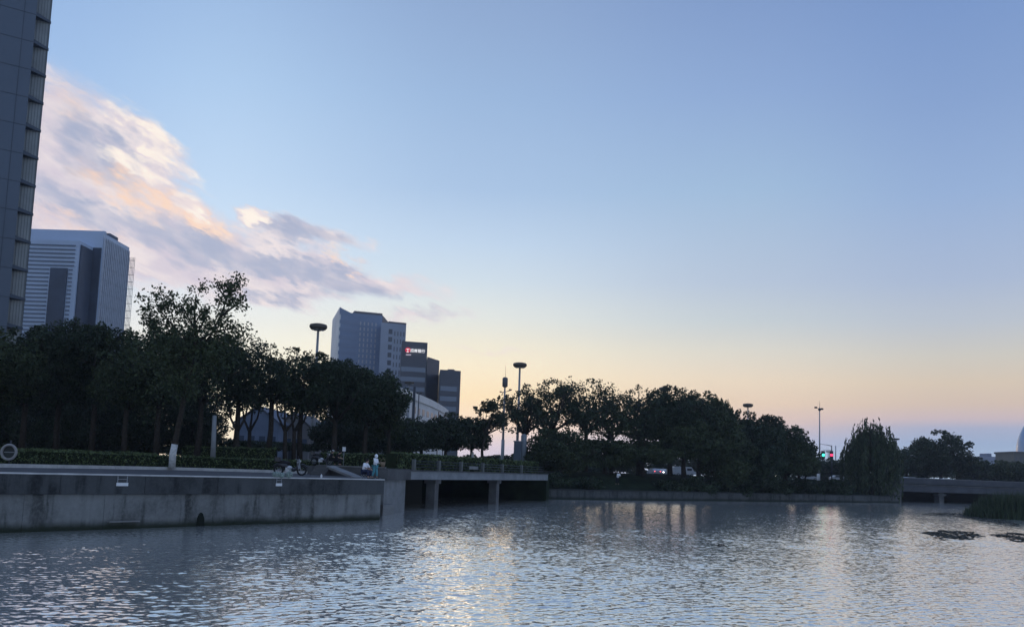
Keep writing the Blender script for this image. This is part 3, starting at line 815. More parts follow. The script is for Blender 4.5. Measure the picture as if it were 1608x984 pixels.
for x, y, a_, b_ in cl:
    c = L(x, y); s = d / FPX; k = int(a_ * b_ * (.85 if y < 515 else 1.0))
    sub = max(3, int(a_ * b_ / 45)); 
    cc = rng.normal(size=(sub, 3)) * np.array([a_ * s * .5, a_ * s * .45, b_ * s * .5])
    kk = rng.integers(0, sub, k)
    q = cc[kk] + rng.normal(size=(k, 3)) * (.26 if y < 515 else .4)
    allp.append(q + np.array(c))
leaf_quads(np.concatenate(allp), .155, 'crown', LEAF2, e)
# pale trunk / post right of it
q = at(334, 84, 3.4)
e = empty('pale_post', q, 0, 'thick pale tapered post standing right of the whitewashed tree', 'post')
tp = P(337, 652, 84); MB().tube([(0, 0, 0), (tp.x - q.x, 0, tp.z - q.z)], [.27, .2], 12).build('shaft', mat('post_grey', (.30, .32, .33), .7, .2, var=.15, vscale=2), e)
MB().lathe([(.34, 0), (.34, .12), (.28, .16)]).build('base', CONC, e)
# extra forked bare trunks under the open crowns
for x, d, forks, lab in ((372, 88, ((358, 640), (376, 636), (392, 640)), 'dark three-stemmed bare trunk right of the pale post'), (391, 92, ((380, 645), (398, 642), (412, 640)), 'slim dark forked trunk with a deep V before the gabled building'),
                    (447, 90, ((432, 632), (448, 640), (470, 650)), 'stout dark trunk with a long low bough behind the motorbike'), (461, 91, ((458, 650), (478, 645), (486, 652)), 'slim dark trunk leaning right behind the motorbike')):
    b_ = at(x, d, 3.7); e = empty('forked_trunk', b_, 0, lab, 'tree', 'forked trunks before the low building')
    q = P(x + 1, 676, d) - b_
    t_ = MB(); t_.tube([(0, 0, -.2), q], [.26, .2], 8)
    for fx, fy in forks:
        c = P(fx, fy - 14, d) - b_; mid = q.lerp(c, .45) + Vector(((c.x - q.x) * .2, 0, -.2)); t_.tube([q - Vector((0, 0, .15)), mid, c], [.15, .11, .06], 7)
    t_.build('trunk', BARK, e)
    cs = []
    for fx, fy in forks:
        c = P(fx, fy - 18, d) - b_
        cs.append(rng.normal(size=(500, 3)) * np.array([.85, .9, .65]) + np.array(c))
    leaf_quads(np.concatenate(cs), .22, 'crown', LEAF, e)

# ------------------------------------------------------------------ hedges
def hedge(name, pts, h, t, label, cat='hedge', group='clipped hedges', dens=55, leaf=.13):
    o = Vector(pts[0]); e = empty(name, o, 0, label, cat, group)
    core = MB(); cs = []
    for i in range(len(pts) - 1):
        a, b = Vector(pts[i]) - o, Vector(pts[i + 1]) - o
        dd = (b - a); Lh = dd.length; dd.normalize(); nn_ = Vector((-dd.y, dd.x, 0)).normalized()
        vv = []
        for q, z in ((a, a.z), (b, b.z)):
            for s_ in (.06, t - .06):
                r_ = q + nn_ * s_; vv += [(r_.x, r_.y, z - .15), (r_.x, r_.y, z + h - .12)]
        core.add(vv, [(0, 4, 5, 1), (2, 3, 7, 6), (1, 5, 7, 3), (0, 1, 3, 2), (4, 6, 7, 5)])
        n = int(dens * Lh * (h + t))
        u = rng.uniform(0, Lh, n); face = rng.uniform(size=n) < h / (h + t * .7)
        v = np.where(face, rng.uniform(-.03, .08, n), rng.uniform(0, t, n)); z = np.where(face, rng.uniform(0, h, n), h + rng.normal(0, .035, n) + .04 * np.sin(u * 1.7) - .06)
        base_z = a.z + (b.z - a.z) * u / Lh
        cs.append(np.stack([a.x + dd.x * u + nn_.x * v, a.y + dd.y * u + nn_.y * v, base_z + z], 1))
    core.build('core', mat('hedge_core', (.02, .028, .014), .95, .05, var=.4, vscale=2), e)
    leaf_quads(np.concatenate(cs), leaf, 'leaves', LEAF_H, e, elong=1.4)
hp = [Vector((k_.x, k_.y + 3.0, KZ - .02)) for k_ in K]
hedge('hedge', hp[1:] if False else hp[:-1] + [Vector((at(500, 74, KZ).x, 74, KZ))], .98, 1.1, 'long clipped front hedge along the quay walkway')
b_ = [at(285, 86, 3.75), at(360, 86.5, 3.8), at(432, 87, 3.85)]
hedge('hedge', b_, 1.35, 1.2, 'taller dark hedge set back behind the front hedge, right of the whitewashed tree', leaf=.15)
hedge('hedge', [at(500, 77.5, 3.62), at(560, 77.5, 3.62), at(640, 78, 3.62)], 1.22, 1.2, 'clipped hedge on the terrace behind the seated people')
hedge('hedge', [at(-40, 74, 3.6), at(110, 76, 3.6), at(245, 79, 3.6)], .62, .9, 'low second hedge line behind the front hedge at the left', leaf=.13)
hh = [B0 + bn_ * .9, B0.lerp(B1, .5) + bn_ * .9, B1 + bn_ * .9]
hedge('hedge', [Vector((q.x, q.y, DZ - .02)) for q in hh], 1.5, 1.2, 'planter hedge growing along the near bridge behind its posts', leaf=.16, dens=42)

# ------------------------------------------------------------------ buildings
def facade_mat(name, col, rough=.35, spec=.6, var=.15, vscale=.15):
    return mat(name, col, rough, spec, var=var, vscale=vscale)
ZB = GZ - .3
# A: very tall tower at the left edge
pa = P(44, 160, 108)      # right end of the main face
ta = empty('tall_tower', (pa.x, 108, ZB), R(32), 'very tall blue grey office tower cut off by the left and top picture edges', 'building')
HA = 130
A1 = mat('tower_panel', (.075, .105, .15), .4, .5, var=.12, vscale=.05)
A2 = mat('tower_glass_strip', (.28, .31, .32), .25, .6, var=.2, vscale=.3)
MB().box((-20, 15, HA / 2), (40, 30, HA)).build('body', A1, ta)
MB().box((.85, 14.5, HA / 2), (1.7, 26, HA)).build('side_bay', A2, ta)
fl = 3.92
jt = MB()
for i in range(33):
    jt.box((-20, -.01, i * fl * 1 + 1.0), (40, .05, .06))
for k in range(14): jt.box((-2.9 * k - 1.4, -.012, HA / 2), (.07, .05, HA))
jt.build('panel_joints', mat('tower_joint', (.05, .065, .09), .6, .3), ta)
for i in range(31):
    MB().add([(-.02, .2, i * fl + 1), (1.86, 1.4, i * fl + 1), (1.86, 1.7, i * fl + 1), (-.02, 1.7, i * fl + 1), (-.02, .2, i * fl + 1.55), (1.86, 1.4, i * fl + 1.3), (1.86, 1.7, i * fl + 1.3), (-.02, 1.7, i * fl + 1.55)],
             [(3, 2, 1, 0), (4, 5, 6, 7), (0, 1, 5, 4), (1, 2, 6, 5), (2, 3, 7, 6), (3, 0, 4, 7)]).build('floor_slab', mat('slab_dark', (.07, .09, .12), .6, .3), ta)
mu = MB()
for k in range(5): mu.box((.22 + k * .34, 1.42, HA / 2), (.05, .1, HA))
mu.box((1.73, 1.5, HA / 2), (.1, .25, HA))
mu.build('mullions', mat('mullion', (.09, .11, .13), .5, .4), ta)

# B: office block with louvred front
dB = 240
c1 = P(163, 366, dB); topB = c1.z
c0 = P(36, 366, dB)
ob = empty('office_block', (c1.x, dB, ZB), R(-1), 'wide blue office block with louvred front and finned side, right of the tall tower', 'building')
hB = topB - ZB
B1m = mat('office_wall', (.45, .55, .70), .45, .5, var=.1, vscale=.06)
B2m = mat('office_dark_glass', (.05, .07, .11), .45, .3, var=.3, vscale=.12)
wB = c1.x - c0.x + 12
MB().box((-wB / 2, 8, hB / 2), (wB, 16, hB)).build('body', B1m, ob)
f0 = P(20, 378, 232.5); f1 = P(126, 378, 232.5)
fx0, fx1 = f0.x - c1.x, f1.x - c1.x; fh = f1.z - ZB
MB().box(((fx0 + fx1) / 2, -3.75, fh / 2), (fx1 - fx0, 7.49, fh)).build('front_volume', B1m, ob)
LVM = mat('louvre', (.11, .15, .22), .4, .5)
gx0 = P(77, 440, 232).x - c1.x; gx1 = P(104, 440, 232).x - c1.x; gh = P(90, 420, 232).z - ZB
nl_ = 40
for i in range(nl_):
    z = 14 + (fh - 15.5) * i / (nl_ - 1)
    if z > gh: MB().box(((fx0 + fx1) / 2, -7.62, z), (fx1 - fx0 - 2.0, .24, .34)).build('louvre', LVM, ob)
    else:
        MB().box(((fx0 + gx0) / 2, -7.62, z), (gx0 - fx0 - 1, .24, .34)).build('louvre', LVM, ob); MB().box(((gx1 + fx1 - 1) / 2, -7.62, z), (fx1 - gx1 - 1.6, .24, .34)).build('louvre', LVM, ob)
MB().box(((gx0 + gx1) / 2, -7.6, gh / 2), (gx1 - gx0, .5, gh)).build('glass_slot', B2m, ob)
MB().box((fx1 + .1, -3.6, fh / 2 - .5), (.4, 6.6, fh - 1)).build('side_glazing', B2m, ob)
MB().box((fx1 + 1.3, -.12, fh / 2), (2.4, .4, fh)).build('recess_glazing', B2m, ob)
# side face fins
MB().box((.05, 8.1, hB / 2 - 1), (.12, 15.6, hB - 2)).build('side_glazing', mat('side_glass', (.10, .14, .21), .4, .4, var=.3, vscale=.3), ob)
fn = MB(); wn = MB()
for k in range(15):
    y = .4 + k * 1.07
    fn.box((.26, y, hB / 2 - .5), (.5, .34, hB - 1.5))
fn.build('fins', mat('fin', (.55, .60, .68), .5, .4, var=.1), ob)
for k in range(17):
    MB().box((.08, 8.2, 2.8 + k * 3.8), (.2, 15, .9)).build('window_band', B2m, ob)
MB().box((-wB / 2, 1.0, hB + .3), (wB, 1.2, .9)).build('parapet', B1m, ob)
MB().box((-6, 9, hB + .6), (9, 5, 2.4)).build('roof_house', mat('roof_house', (.09, .11, .15), .7, .3), ob)
sc_ = MB(); px1 = 0.3
for k in range(5): sc_.box((.2 + k * .42, 16.3, hB / 2 - 1.5), (.1, .1, hB - 3))
for k in range(27): sc_.box((1.05, 16.3, 2 + k * 2.3), (1.8, .1, .12))
sc_.build('open_screen', mat('screen_metal', (.12, .15, .2), .5, .4), ob)

def windows_grid(parent, a, b, z0, z1, nx, nz, wm, fill=(.6, .6), mat_=None, lim=100, name='window', out=.06):
    a = Vector(a); b = Vector(b); dd = (b - a); Lw = dd.length; dd.normalize(); ang = math.atan2(dd.y, dd.x); nrm = Vector((dd.y, -dd.x))
    if nrm.y > 0: nrm = -nrm
    k = 0
    for j in range(nz):
        for i in range(nx):
            if k >= lim: return
            c = a + dd * (Lw * (i + .5) / nx) + nrm * out
            MB().box((c.x, c.y, z0 + (z1 - z0) * (j + .5) / nz), (Lw / nx * fill[0], .1, (z1 - z0) / nz * fill[1]), ang).build(name, mat_, parent); k += 1
# C: mid distance grey tower with its narrow end painted sunset-lit
q0 = P(522.5, 500, 378); q1 = P(533, 500, 346); q2 = P(600.5, 500, 352); q3 = P(612, 500, 372); q4 = Vector((q0.x * 1.06 + 14, q0.y * 1.06, 0))
tC = empty('grey_tower', (q1.x, q1.y, ZB), 0, 'grey blue tower with narrow left end coloured pale for sunset glow, rising above the wood in mid-distance', 'building')
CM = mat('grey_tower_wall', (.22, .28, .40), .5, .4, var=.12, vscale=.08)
CP = mat('grey_tower_lit_end', (.82, .80, .76), .7, .3, var=.08, vscale=.1)  # sunset glow on the end face is put into this pale colour
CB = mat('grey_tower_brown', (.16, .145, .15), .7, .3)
zc = P(533, 482, 346).z - ZB
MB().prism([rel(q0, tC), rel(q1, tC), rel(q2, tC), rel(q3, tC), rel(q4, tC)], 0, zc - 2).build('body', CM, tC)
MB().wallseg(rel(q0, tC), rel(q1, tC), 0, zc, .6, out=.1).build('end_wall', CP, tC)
z2 = zc
pa_, pb_ = Vector(rel(q1, tC)), Vector(rel(q1.lerp(q2, .24), tC))
MB().add([(pa_.x, pa_.y - .1, zc - 3), (pb_.x, pb_.y - .1, zc - 3), (pb_.x, pb_.y - .1, zc - 1.9), (pa_.x, pa_.y - .1, zc - .1), (pa_.x, pa_.y + 1, zc - 3), (pb_.x, pb_.y + 1, zc - 3), (pb_.x, pb_.y + 1, zc - 1.9), (pa_.x, pa_.y + 1, zc - .1)],
         [(0, 1, 2, 3), (7, 6, 5, 4), (0, 4, 5, 1), (1, 5, 6, 2), (2, 6, 7, 3), (3, 7, 4, 0)]).build('parapet', CM, tC)
MB().wallseg(rel(q1.lerp(q2, .34), tC), rel(q2, tC), zc - 3, zc - .9, 8, out=-.4).build('roof_house', CB, tC)
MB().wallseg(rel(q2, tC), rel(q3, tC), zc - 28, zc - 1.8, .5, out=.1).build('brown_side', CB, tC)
WG = mat('tower_window', (.05, .065, .10), .25, .6)
windows_grid(tC, rel(q1.lerp(q2, .45), tC), rel(q1.lerp(q2, .9), tC), 22, zc - 5, 5, 17, 0, (.3, .6), mat('pale_window', (.48, .47, .48), .5, .4), 85)
for k in range(14):
    if 20 + k * 3.3 + 1.5 > zc - 3.2: break
    MB().wallseg(rel(q1.lerp(q2, .01), tC), rel(q1.lerp(q2, .42), tC), 20 + k * 3.3, 20 + k * 3.3 + 1.5, .1, out=.07).build('window_band', mat('band_glass', (.18, .235, .35), .3, .6), tC)
g0 = P(598, 520, 343); g1 = P(637.5, 520, 347); g2 = Vector((g1.x * 1.06 - .5, g1.y * 1.06, 0)); g3 = Vector((g0.x * 1.06, g0.y * 1.06, 0))
zg = P(600, 506, 343).z - ZB
tG = empty('grey_annex_tower', (g0.x, g0.y, ZB), 0, 'lower grey tower with a dark window column joined to the right of the pale-ended tower', 'building')
MB().prism([rel(q, tG) for q in (g0, g1, g2, g3)], 0, zg).build('body', mat('annex_wall', (.34, .38, .46), .5, .4, var=.1, vscale=.08), tG)
MB().prism([rel(q, tG) for q in (g0.lerp(g1, .3), g1, g2, g3)], zg, zg + .8).build('parapet', CB, tG)
for k in range(16):
    MB().wallseg(rel(g0.lerp(g1, .31), tG), rel(g0.lerp(g1, .46), tG), 6 + k * 3.3, 6 + k * 3.3 + 2.0, .1, out=.08).build('window', WG, tG)
for k in range(14):
    for s_ in (.56, .68, .80, .92):
        MB().wallseg(rel(g0.lerp(g1, s_ - .025), tG), rel(g0.lerp(g1, s_ + .02), tG), 12 + k * 3.3, 12 + k * 3.3 + 1.9, .1, out=.07).build('window', mat('annex_window', (.11, .12, .15), .3, .5), tG)

# D: dark stepped office with a lit roof sign
dD = 300
DM = mat('dark_office_wall', (.075, .085, .11), .4, .5, var=.15, vscale=.1)
DG = mat('dark_office_band', (.16, .21, .28), .2, .7)
def ptsD(xa, xb, y, d0, d1): return P(xa, y, d0), P(xb, y, d1)
s0, s1 = ptsD(630, 670.5, 560, dD, dD + 2); s2, s3 = ptsD(670.5, 690, 570, dD + 2, dD + 12); s4, s5 = ptsD(690, 723, 600, dD - 6, dD - 4)
tD = empty('stepped_office', (s0.x, s0.y, ZB), 0, 'dark stepped office building with red and white lettering under its roof', 'building')
zs = P(655, 536, dD).z - ZB; zs2 = P(680, 563, dD + 7).z - ZB; zs3 = P(706, 581, dD - 5).z - ZB
off = Vector((0, 22, 0))
ofv = lambda q: Vector((q.x * 1.07 - .3, q.y * 1.07, 0))
MB().prism([rel(q, tD) for q in (s0, s1, ofv(s1), ofv(s0))], 0, zs).build('tall_block', DM, tD)
MB().prism([rel(q, tD) for q in (s2 + Vector((.05, 0, 0)), s3, ofv(s3), ofv(s2))], 0, zs2).build('middle_block', mat('dark_office_mid', (.06, .065, .09), .5, .4), tD)
MB().prism([rel(q, tD) for q in (s4, s5, ofv(s5), ofv(s4))], 0, zs3).build('low_block', DM, tD)
for k in range(15):
    z = 6 + k * 3.6
    if z < zs - 9: MB().wallseg(rel(s0, tD), rel(s1.lerp(s0, .04), tD), z, z + 1.7, .1, out=.08).build('window_band', DG, tD)
    if z < zs3 - 4: MB().wallseg(rel(s4.lerp(s5, .06), tD), rel(s5.lerp(s4, .16), tD), z, z + 1.7, .1, out=.08).build('window_band', DG, tD)
MB().box((rel(s4.lerp(s5, .4), tD)[0], 8, zs3 + .9), (2.5, 2, 1.8)).build('roof_house', DM, tD)
# backlit sign
for s_, ch_, colr in ((None, None, None),):
    pass
def text(body, size, loc, rz, m, parent, name='lettering'):
    cu = bpy.data.curves.new(name, 'FONT'); cu.body = body; cu.size = size; cu.extrude = .06; cu.align_x = 'LEFT'; cu.offset = .012
    o = bpy.data.objects.new(name, cu); COL.objects.link(o); dg = bpy.context.evaluated_depsgraph_get()
    me = bpy.data.meshes.new_from_object(o.evaluated_get(dg)); bpy.data.objects.remove(o); 
    o = bpy.data.objects.new(name, me); me.materials.clear(); me.materials.append(m); COL.objects.link(o); o.parent = parent
    o.location = loc; o.rotation_euler = (R(90), 0, rz)
    return o
ltw = mat('lit_white_letters', (.8, .8, .8), .5, .3, emit=(1, .97, .95), estr=.9)
ltr = mat('lit_red_emblem', (.5, .03, .05), .5, .3, emit=(.9, .06, .12), estr=.45)
pm = P(644, 552, dD - .6); pr_ = rel(pm, tD)
angD = math.atan2((s1 - s0).y, (s1 - s0).x)
text('招商银行', 1.36, (pr_[0], pr_[1], pm.z - ZB), angD, ltw, tD)
pm = P(640.5, 549.3, dD - .6); pr_ = rel(pm, tD)
em = MB()
em.add([(pr_[0] + 1.05 * math.cos(t_), pr_[1] - .05 + y_, pm.z - ZB + .95 * math.sin(t_)) for y_ in (0, .12) for t_ in [i * math.tau / 20 for i in range(20)]],
       [tuple(range(20)), tuple(range(20, 40))[::-1]] + [(i, 20 + i, 20 + (i + 1) % 20, (i + 1) % 20) for i in range(20)])
em.build('emblem', ltr, tD)
em = MB()
em.box((pr_[0], pr_[1] - .12, pm.z - ZB + .3), (1.2, .08, .16)); em.box((pr_[0], pr_[1] - .12, pm.z - ZB - .2), (.16, .08, 1.1)); em.box((pr_[0], pr_[1] - .12, pm.z - ZB - .75), (.9, .08, .14))
em.build('emblem_mark', ltw, tD)
MB().box((pr_[0] + .3, pr_[1] - .05, pm.z - ZB - 1.75), (1.9, .1, .45)).build('lit_strip', mat('dim_lit_strip', (.6, .5, .55), .5, .3, emit=(.8, .7, .75), estr=.35), tD)

# E: white building with curved front
ce = [(621, 176), (634, 181), (648, 188), (662, 196.5), (676, 207), (688, 219), (697, 231), (703, 243)]
cp_ = [P(x, 640, d_) for x, d_ in ce]
ze = P(622, 607, 176).z - ZB
tE = empty('curved_building', (cp_[0].x, cp_[0].y, ZB), 0, 'white building with curved windowed front behind the low trees', 'building')
EM = mat('white_render', (.78, .76, .74), .8, .3, var=.1, vscale=.15)
MB().prism([rel(q, tE) for q in cp_] + [rel(cp_[-1] + Vector((-6, 10, 0)), tE), rel(cp_[0] + Vector((-3, 40, 0)), tE)], 0, ze - 1.1).build('wall', EM, tE)
pe = MB()
for i in range(len(cp_) - 1): pe.wallseg(rel(cp_[i], tE), rel(cp_[i + 1], tE), ze - 1.7, ze, .5, out=.28)
pe.build('parapet', mat('white_parapet', (.85, .81, .76), .8, .3, var=.08, vscale=.2), tE)
EW = mat('recessed_window', (.10, .10, .12), .3, .5)
for j in range(4):
    for i in range(2, 7):
        a_, b_ = cp_[i], cp_[i + 1]
        for s_ in (.2, .7):
            MB().wallseg(rel(a_.lerp(b_, s_ - .12), tE), rel(a_.lerp(b_, s_ + .14), tE), ze - 4.6 - j * 3.5, ze - 3.1 - j * 3.5, .1, out=.05).build('window', EW, tE)
for i in (5, 6): MB().wallseg(rel(cp_[i].lerp(cp_[i + 1], .05), tE), rel(cp_[i].lerp(cp_[i + 1], .12), tE), 0, ze - 2, .4, out=.2).build('pilaster', EW, tE)

# F: low buildings under the forked trees
def gable(name, xa, xb, ye, yr, d, dep, wall, roof, label):
    a_, b_ = P(xa, ye, d), P(xb, ye, d); e = empty(name, (a_.x, d, GZ - .1), 0, label, 'building')
    w_ = b_.x - a_.x; he = a_.z - GZ + .1; hr = P((xa + xb) / 2, yr, d).z - GZ + .1
    MB().add([(0, 0, 0), (w_, 0, 0), (w_, 0, he), (w_ / 2, 0, hr), (0, 0, he), (0, dep, 0), (w_, dep, 0), (w_, dep, he), (w_ / 2, dep, hr), (0, dep, he)],
             [(0, 1, 2, 3, 4), (9, 8, 7, 6, 5), (0, 4, 9, 5), (1, 6, 7, 2), (0, 5, 6, 1), (4, 3, 8, 9), (3, 2, 7, 8)]).build('wall', wall, e)
    m = MB()
    for s0_, s1_ in (((-.5, he - .3), (w_ / 2, hr + .12)), ((w_ / 2, hr + .12), (w_ + .5, he - .3))):
        m.add([(s0_[0], -.4, s0_[1] + .06), (s1_[0], -.4, s1_[1] + .06), (s1_[0], dep + .4, s1_[1] + .06), (s0_[0], dep + .4, s0_[1] + .06), (s0_[0], -.4, s0_[1] + .28), (s1_[0], -.4, s1_[1] + .28), (s1_[0], dep + .4, s1_[1] + .28), (s0_[0], dep + .4, s0_[1] + .28)],
              [(3, 2, 1, 0), (4, 5, 6, 7), (0, 1, 5, 4), (1, 2, 6, 5), (2, 3, 7, 6), (3, 0, 4, 7)])
    m.build('roof', roof, e)
    nw = 4
    for k in range(nw):
        wx = w_ * (k + .5) / nw
        f_ = MB().box((wx, -.05, he * .55), (w_ / nw * .55, .12, 1.3)).build('window', mat('low_window', (.06, .08, .12), .2, .6), e)
    MB().box((w_ * .5, -.05, 1.1), (1.2, .14, 2.1)).build('door', mat('low_door', (.04, .045, .05), .6, .3), e)
    return e
gable('gabled_house', 372, 438, 662, 640, 140, 18, mat('blue_grey_render', (.16, .20, .28), .8, .2, var=.15, vscale=.3), mat('roof_grey', (.12, .14, .19), .7, .3), 'blue grey gabled low building seen under the forked trees')
gable('low_house', 436, 486, 668, 650, 146, 16, mat('warm_grey_render', (.17, .165, .17), .8, .2, var=.15, vscale=.3), mat('roof_dark', (.08, .08, .09), .7, .3), 'warm grey low building right of the gabled one, under the trees')
# glazed entrance shelter on a white column
d = 118
q = P(490, 684, d); e = empty('glass_shelter', (q.x, d, GZ), 0, 'peaked bluish glass shelter on a pale column right of the low buildings', 'shelter')
w_ = P(527, 684, d).x - q.x; z0 = q.z - GZ; zt = P(507, 659, d).z - GZ
MB().add([(0, 0, z0), (w_, 0, z0), (w_ * .85, 0, z0 + (zt - z0) * .6), (w_ * .5, 0, zt), (w_ * .12, 0, z0 + (zt - z0) * .6), (0, 3, z0), (w_, 3, z0), (w_ * .85, 3, z0 + (zt - z0) * .6), (w_ * .5, 3, zt), (w_ * .12, 3, z0 + (zt - z0) * .6)],
         [(0, 1, 2, 3, 4), (9, 8, 7, 6, 5), (0, 5, 6, 1), (1, 6, 7, 2), (2, 7, 8, 3), (3, 8, 9, 4), (4, 9, 5, 0)]).build('glass_hood', mat('blue_glass', (.16, .24, .34), .15, .8, var=.2, vscale=.8), e)
cx_ = P(513, 690, d).x - q.x
MB().tube([(cx_, 1, 0), (cx_, 1, z0 - .05)], .32, 12).build('column', mat('pale_column', (.5, .52, .52), .6, .3), e)
MB().box((w_ / 2, 1.5, z0 - .12), (w_ + .3, 3.2, .2)).build('beam', STEEL, e)

# G: distant buildings at the right
d = 760
q = P(1620, 648, d)
e = empty('pointed_tower', (q.x, d, ZB), 0, 'hazy pale blue curved pointed glass tower at the right picture edge', 'building')
PB = mat('hazed_blue_glass', (.26, .38, .56), .2, .7, var=.06, vscale=.05)  # distance haze is partly mixed into this bluish glass colour
wv_ = 2 * 22.5 * d / FPX
zt = q.z - ZB; zz_ = lambda y: P(1610, y, d).z - ZB
prof = [(wv_ / 2, 0), (wv_ / 2, zz_(708)), (wv_ * .475, zz_(698)), (wv_ * .43, zz_(688)), (wv_ * .36, zz_(679)), (wv_ * .28, zz_(671)), (wv_ * .16, zz_(661)), (.4, zt)]
MB().lathe(prof, seg=24).build('glass_shell', PB, e)
MB().lathe([(wv_ * .52, 0), (wv_ * .52, 4)], seg=24).build('podium', CONC, e)
d = 420
q = P(1592, 711, d); q2 = P(1640, 706, d)
e = empty('pillared_building', (q.x, d, ZB), 0, 'tan building with upright window slits below the pointed tower at the right edge', 'building')
zt = q.z - ZB; w_ = q2.x - q.x
TAN = mat('tan_stone', (.16, .16, .14), .8, .2, var=.1, vscale=.2)
MB().box((w_ / 2, 8, zt / 2), (w_, 16, zt)).build('wall', TAN, e); MB().box((w_ / 2, 8, zt + .4), (w_ + 1, 17, .9)).build('cornice', mat('tan_dark', (.12, .12, .11), .8, .2), e)
for k in range(7):
    MB().box((w_ * (k + .5) / 7, -.08, zt * .5), (w_ / 7 * .35, .2, zt * .8)).build('window', EW, e)
d = 520
q = P(1541, 716, d); q2 = P(1566, 716, d)
e = empty('distant_block', (q.x, d, ZB), 0, 'small pale hazy block above the low trees left of the right edge', 'building')
zt = q.z - ZB; w_ = q2.x - q.x
MB().box((w_ / 2, 8, zt / 2), (w_, 16, zt)).build('wall', mat('pale_lilac', (.33, .36, .45), .8, .2, var=.08, vscale=.1), e)
MB().box((w_ * .72, 8, zt + 1), (w_ * .3, 8, 2.2)).build('roof_house', mat('lilac_dark', (.2, .23, .3), .8, .2), e)
for k in range(4): MB().box((w_ / 2, -.1, 4 + k * 3.2), (w_ * .86, .2, 1.2)).build('window_band', mat('lilac_win', (.2, .24, .32), .4, .5), e)

# ------------------------------------------------------------------ high-mast lamps
def mast_lamp(x, yhead, d, hpx, label, th=.44):
    hd = P(x, yhead, d); e = empty('mast_lamp', (hd.x, d, GZ), 0, label, 'street lamp', 'round-headed high mast lamps')
    H = hd.z - GZ; r_ = hpx * 1.1 * d / FPX / 2
    MB().tube([(0, 0, 0), (0, 0, H * .5), (0, 0, H - .3)], [.30, .24, .18], 10).build('pole', STEEL, e)
    k = r_ * th
    MB().lathe([(.3, -k * .75), (r_ * .8, -k * .7), (r_ * .97, -k * .3), (r_, k * .1), (r_ * .93, k * .55), (r_ * .6, k * .75), (.2, k * .8)], (0, 0, H), 24).build('lamp_head', mat('lamp_bronze', (.10, .085, .07), .6, .3), e)
    for i in range(8):
        t = i * math.tau / 8
        MB().box((math.cos(t) * r_ * .55, math.sin(t) * r_ * .55, H - k * .78), (.4, .4, .12), t).build('floodlight', mat('lens', (.3, .3, .3), .3, .5), e)
    MB().lathe([(.5, 0), (.5, .3), (.32, .5)]).build('base', CONC, e)
mast_lamp(500, 513, 130, 25.5, 'round-headed lamp above the wood left of the grey tower, nearest and leftmost')
mast_lamp(816.5, 573, 158, 20, 'round-headed lamp right of the antenna mast above the island end')
mast_lamp(1043.5, 610.5, 215, 16, 'round-headed lamp whose pole is hidden, head just over the island crowns')
mast_lamp(1174.5, 636, 235, 14.5, 'round-headed lamp standing clear above the right half of the island')
mast_lamp(1407, 689, 330, 10, 'small round-headed lamp between the willow and the big round tree', .3)
mast_lamp(1300.5, 708.5, 420, 7, 'tiny far round-headed lamp between green and red signals', .3)
mast_lamp(643, 600.5, 155, 14, 'dark flat-headed lamp in front of the white curved building', .3)

# antenna mast
d = 128
q = P(793.5, 590, d); b_ = Vector((q.x, d, GZ)); H = q.z - GZ
e = empty('antenna_mast', b_, 0, 'slim mast with cylindrical antenna on top and a pale base, beside the near bridge end', 'mast')
za, zb_ = P(794, 592, d).z - GZ, P(794, 608, d).z - GZ
MB().tube([(0, 0, 0), (0, 0, zb_)], [.22, .12], 10).build('pole', STEEL, e)
MB().lathe([(.2, zb_), (.42, zb_ + .15), (.42, za - .15), (.2, za)], seg=14).build('antenna', mat('antenna_grey', (.12, .12, .13), .6, .3), e)
MB().tube([(0, 0, za), (0, 0, za + 1.8)], [.03, .015], 6).build('lightning_rod', DKST, e)
zz = P(794, 615, d).z - GZ
cm = MB().tube([(-.7, 0, zz - .1), (.1, 0, zz), (.9, 0, zz + .25)], .05, 6); cm.box((.85, 0, zz + .35), (.45, .2, .2)); cm.box((-.65, 0, zz), (.3, .2, .16)); cm.build('camera_arm', DKST, e)
MB().tube([(0, 0, 0), (0, 0, P(790, 690, d).z - GZ)], [.3, .26], 12).build('sleeve', mat('pale_column2', (.5, .52, .54), .6, .3), e)
# slim camera mast at the right
d = 196
q = P(1287, 629, d); H = q.z - GZ
e = empty('camera_mast', (q.x, d, GZ), 0, 'tall slim mast with small camera arms between the island and the willow', 'mast')
zz = P(1287, 642, d).z - GZ
MB().tube([(0, 0, 0), (0, 0, zz + .4)], [.24, .11], 8).build('pole', STEEL, e); MB().tube([(0, 0, zz + .3), (0, 0, H)], [.05, .02], 6).build('lightning_rod', DKST, e)
for s_, r_ in ((-1, .9), (1, .55)):
    cm = MB().tube([(0, 0, zz), (s_ * r_, 0, zz + (.3 if s_ < 0 else .05))], .06, 6); cm.box((s_ * r_, 0, zz + (.35 if s_ < 0 else .05)), (.55, .4, .4)); cm.build('camera', DKST, e)
MB().ball((0, 0, zz - .1), .35).build('camera_housing', DKST, e)
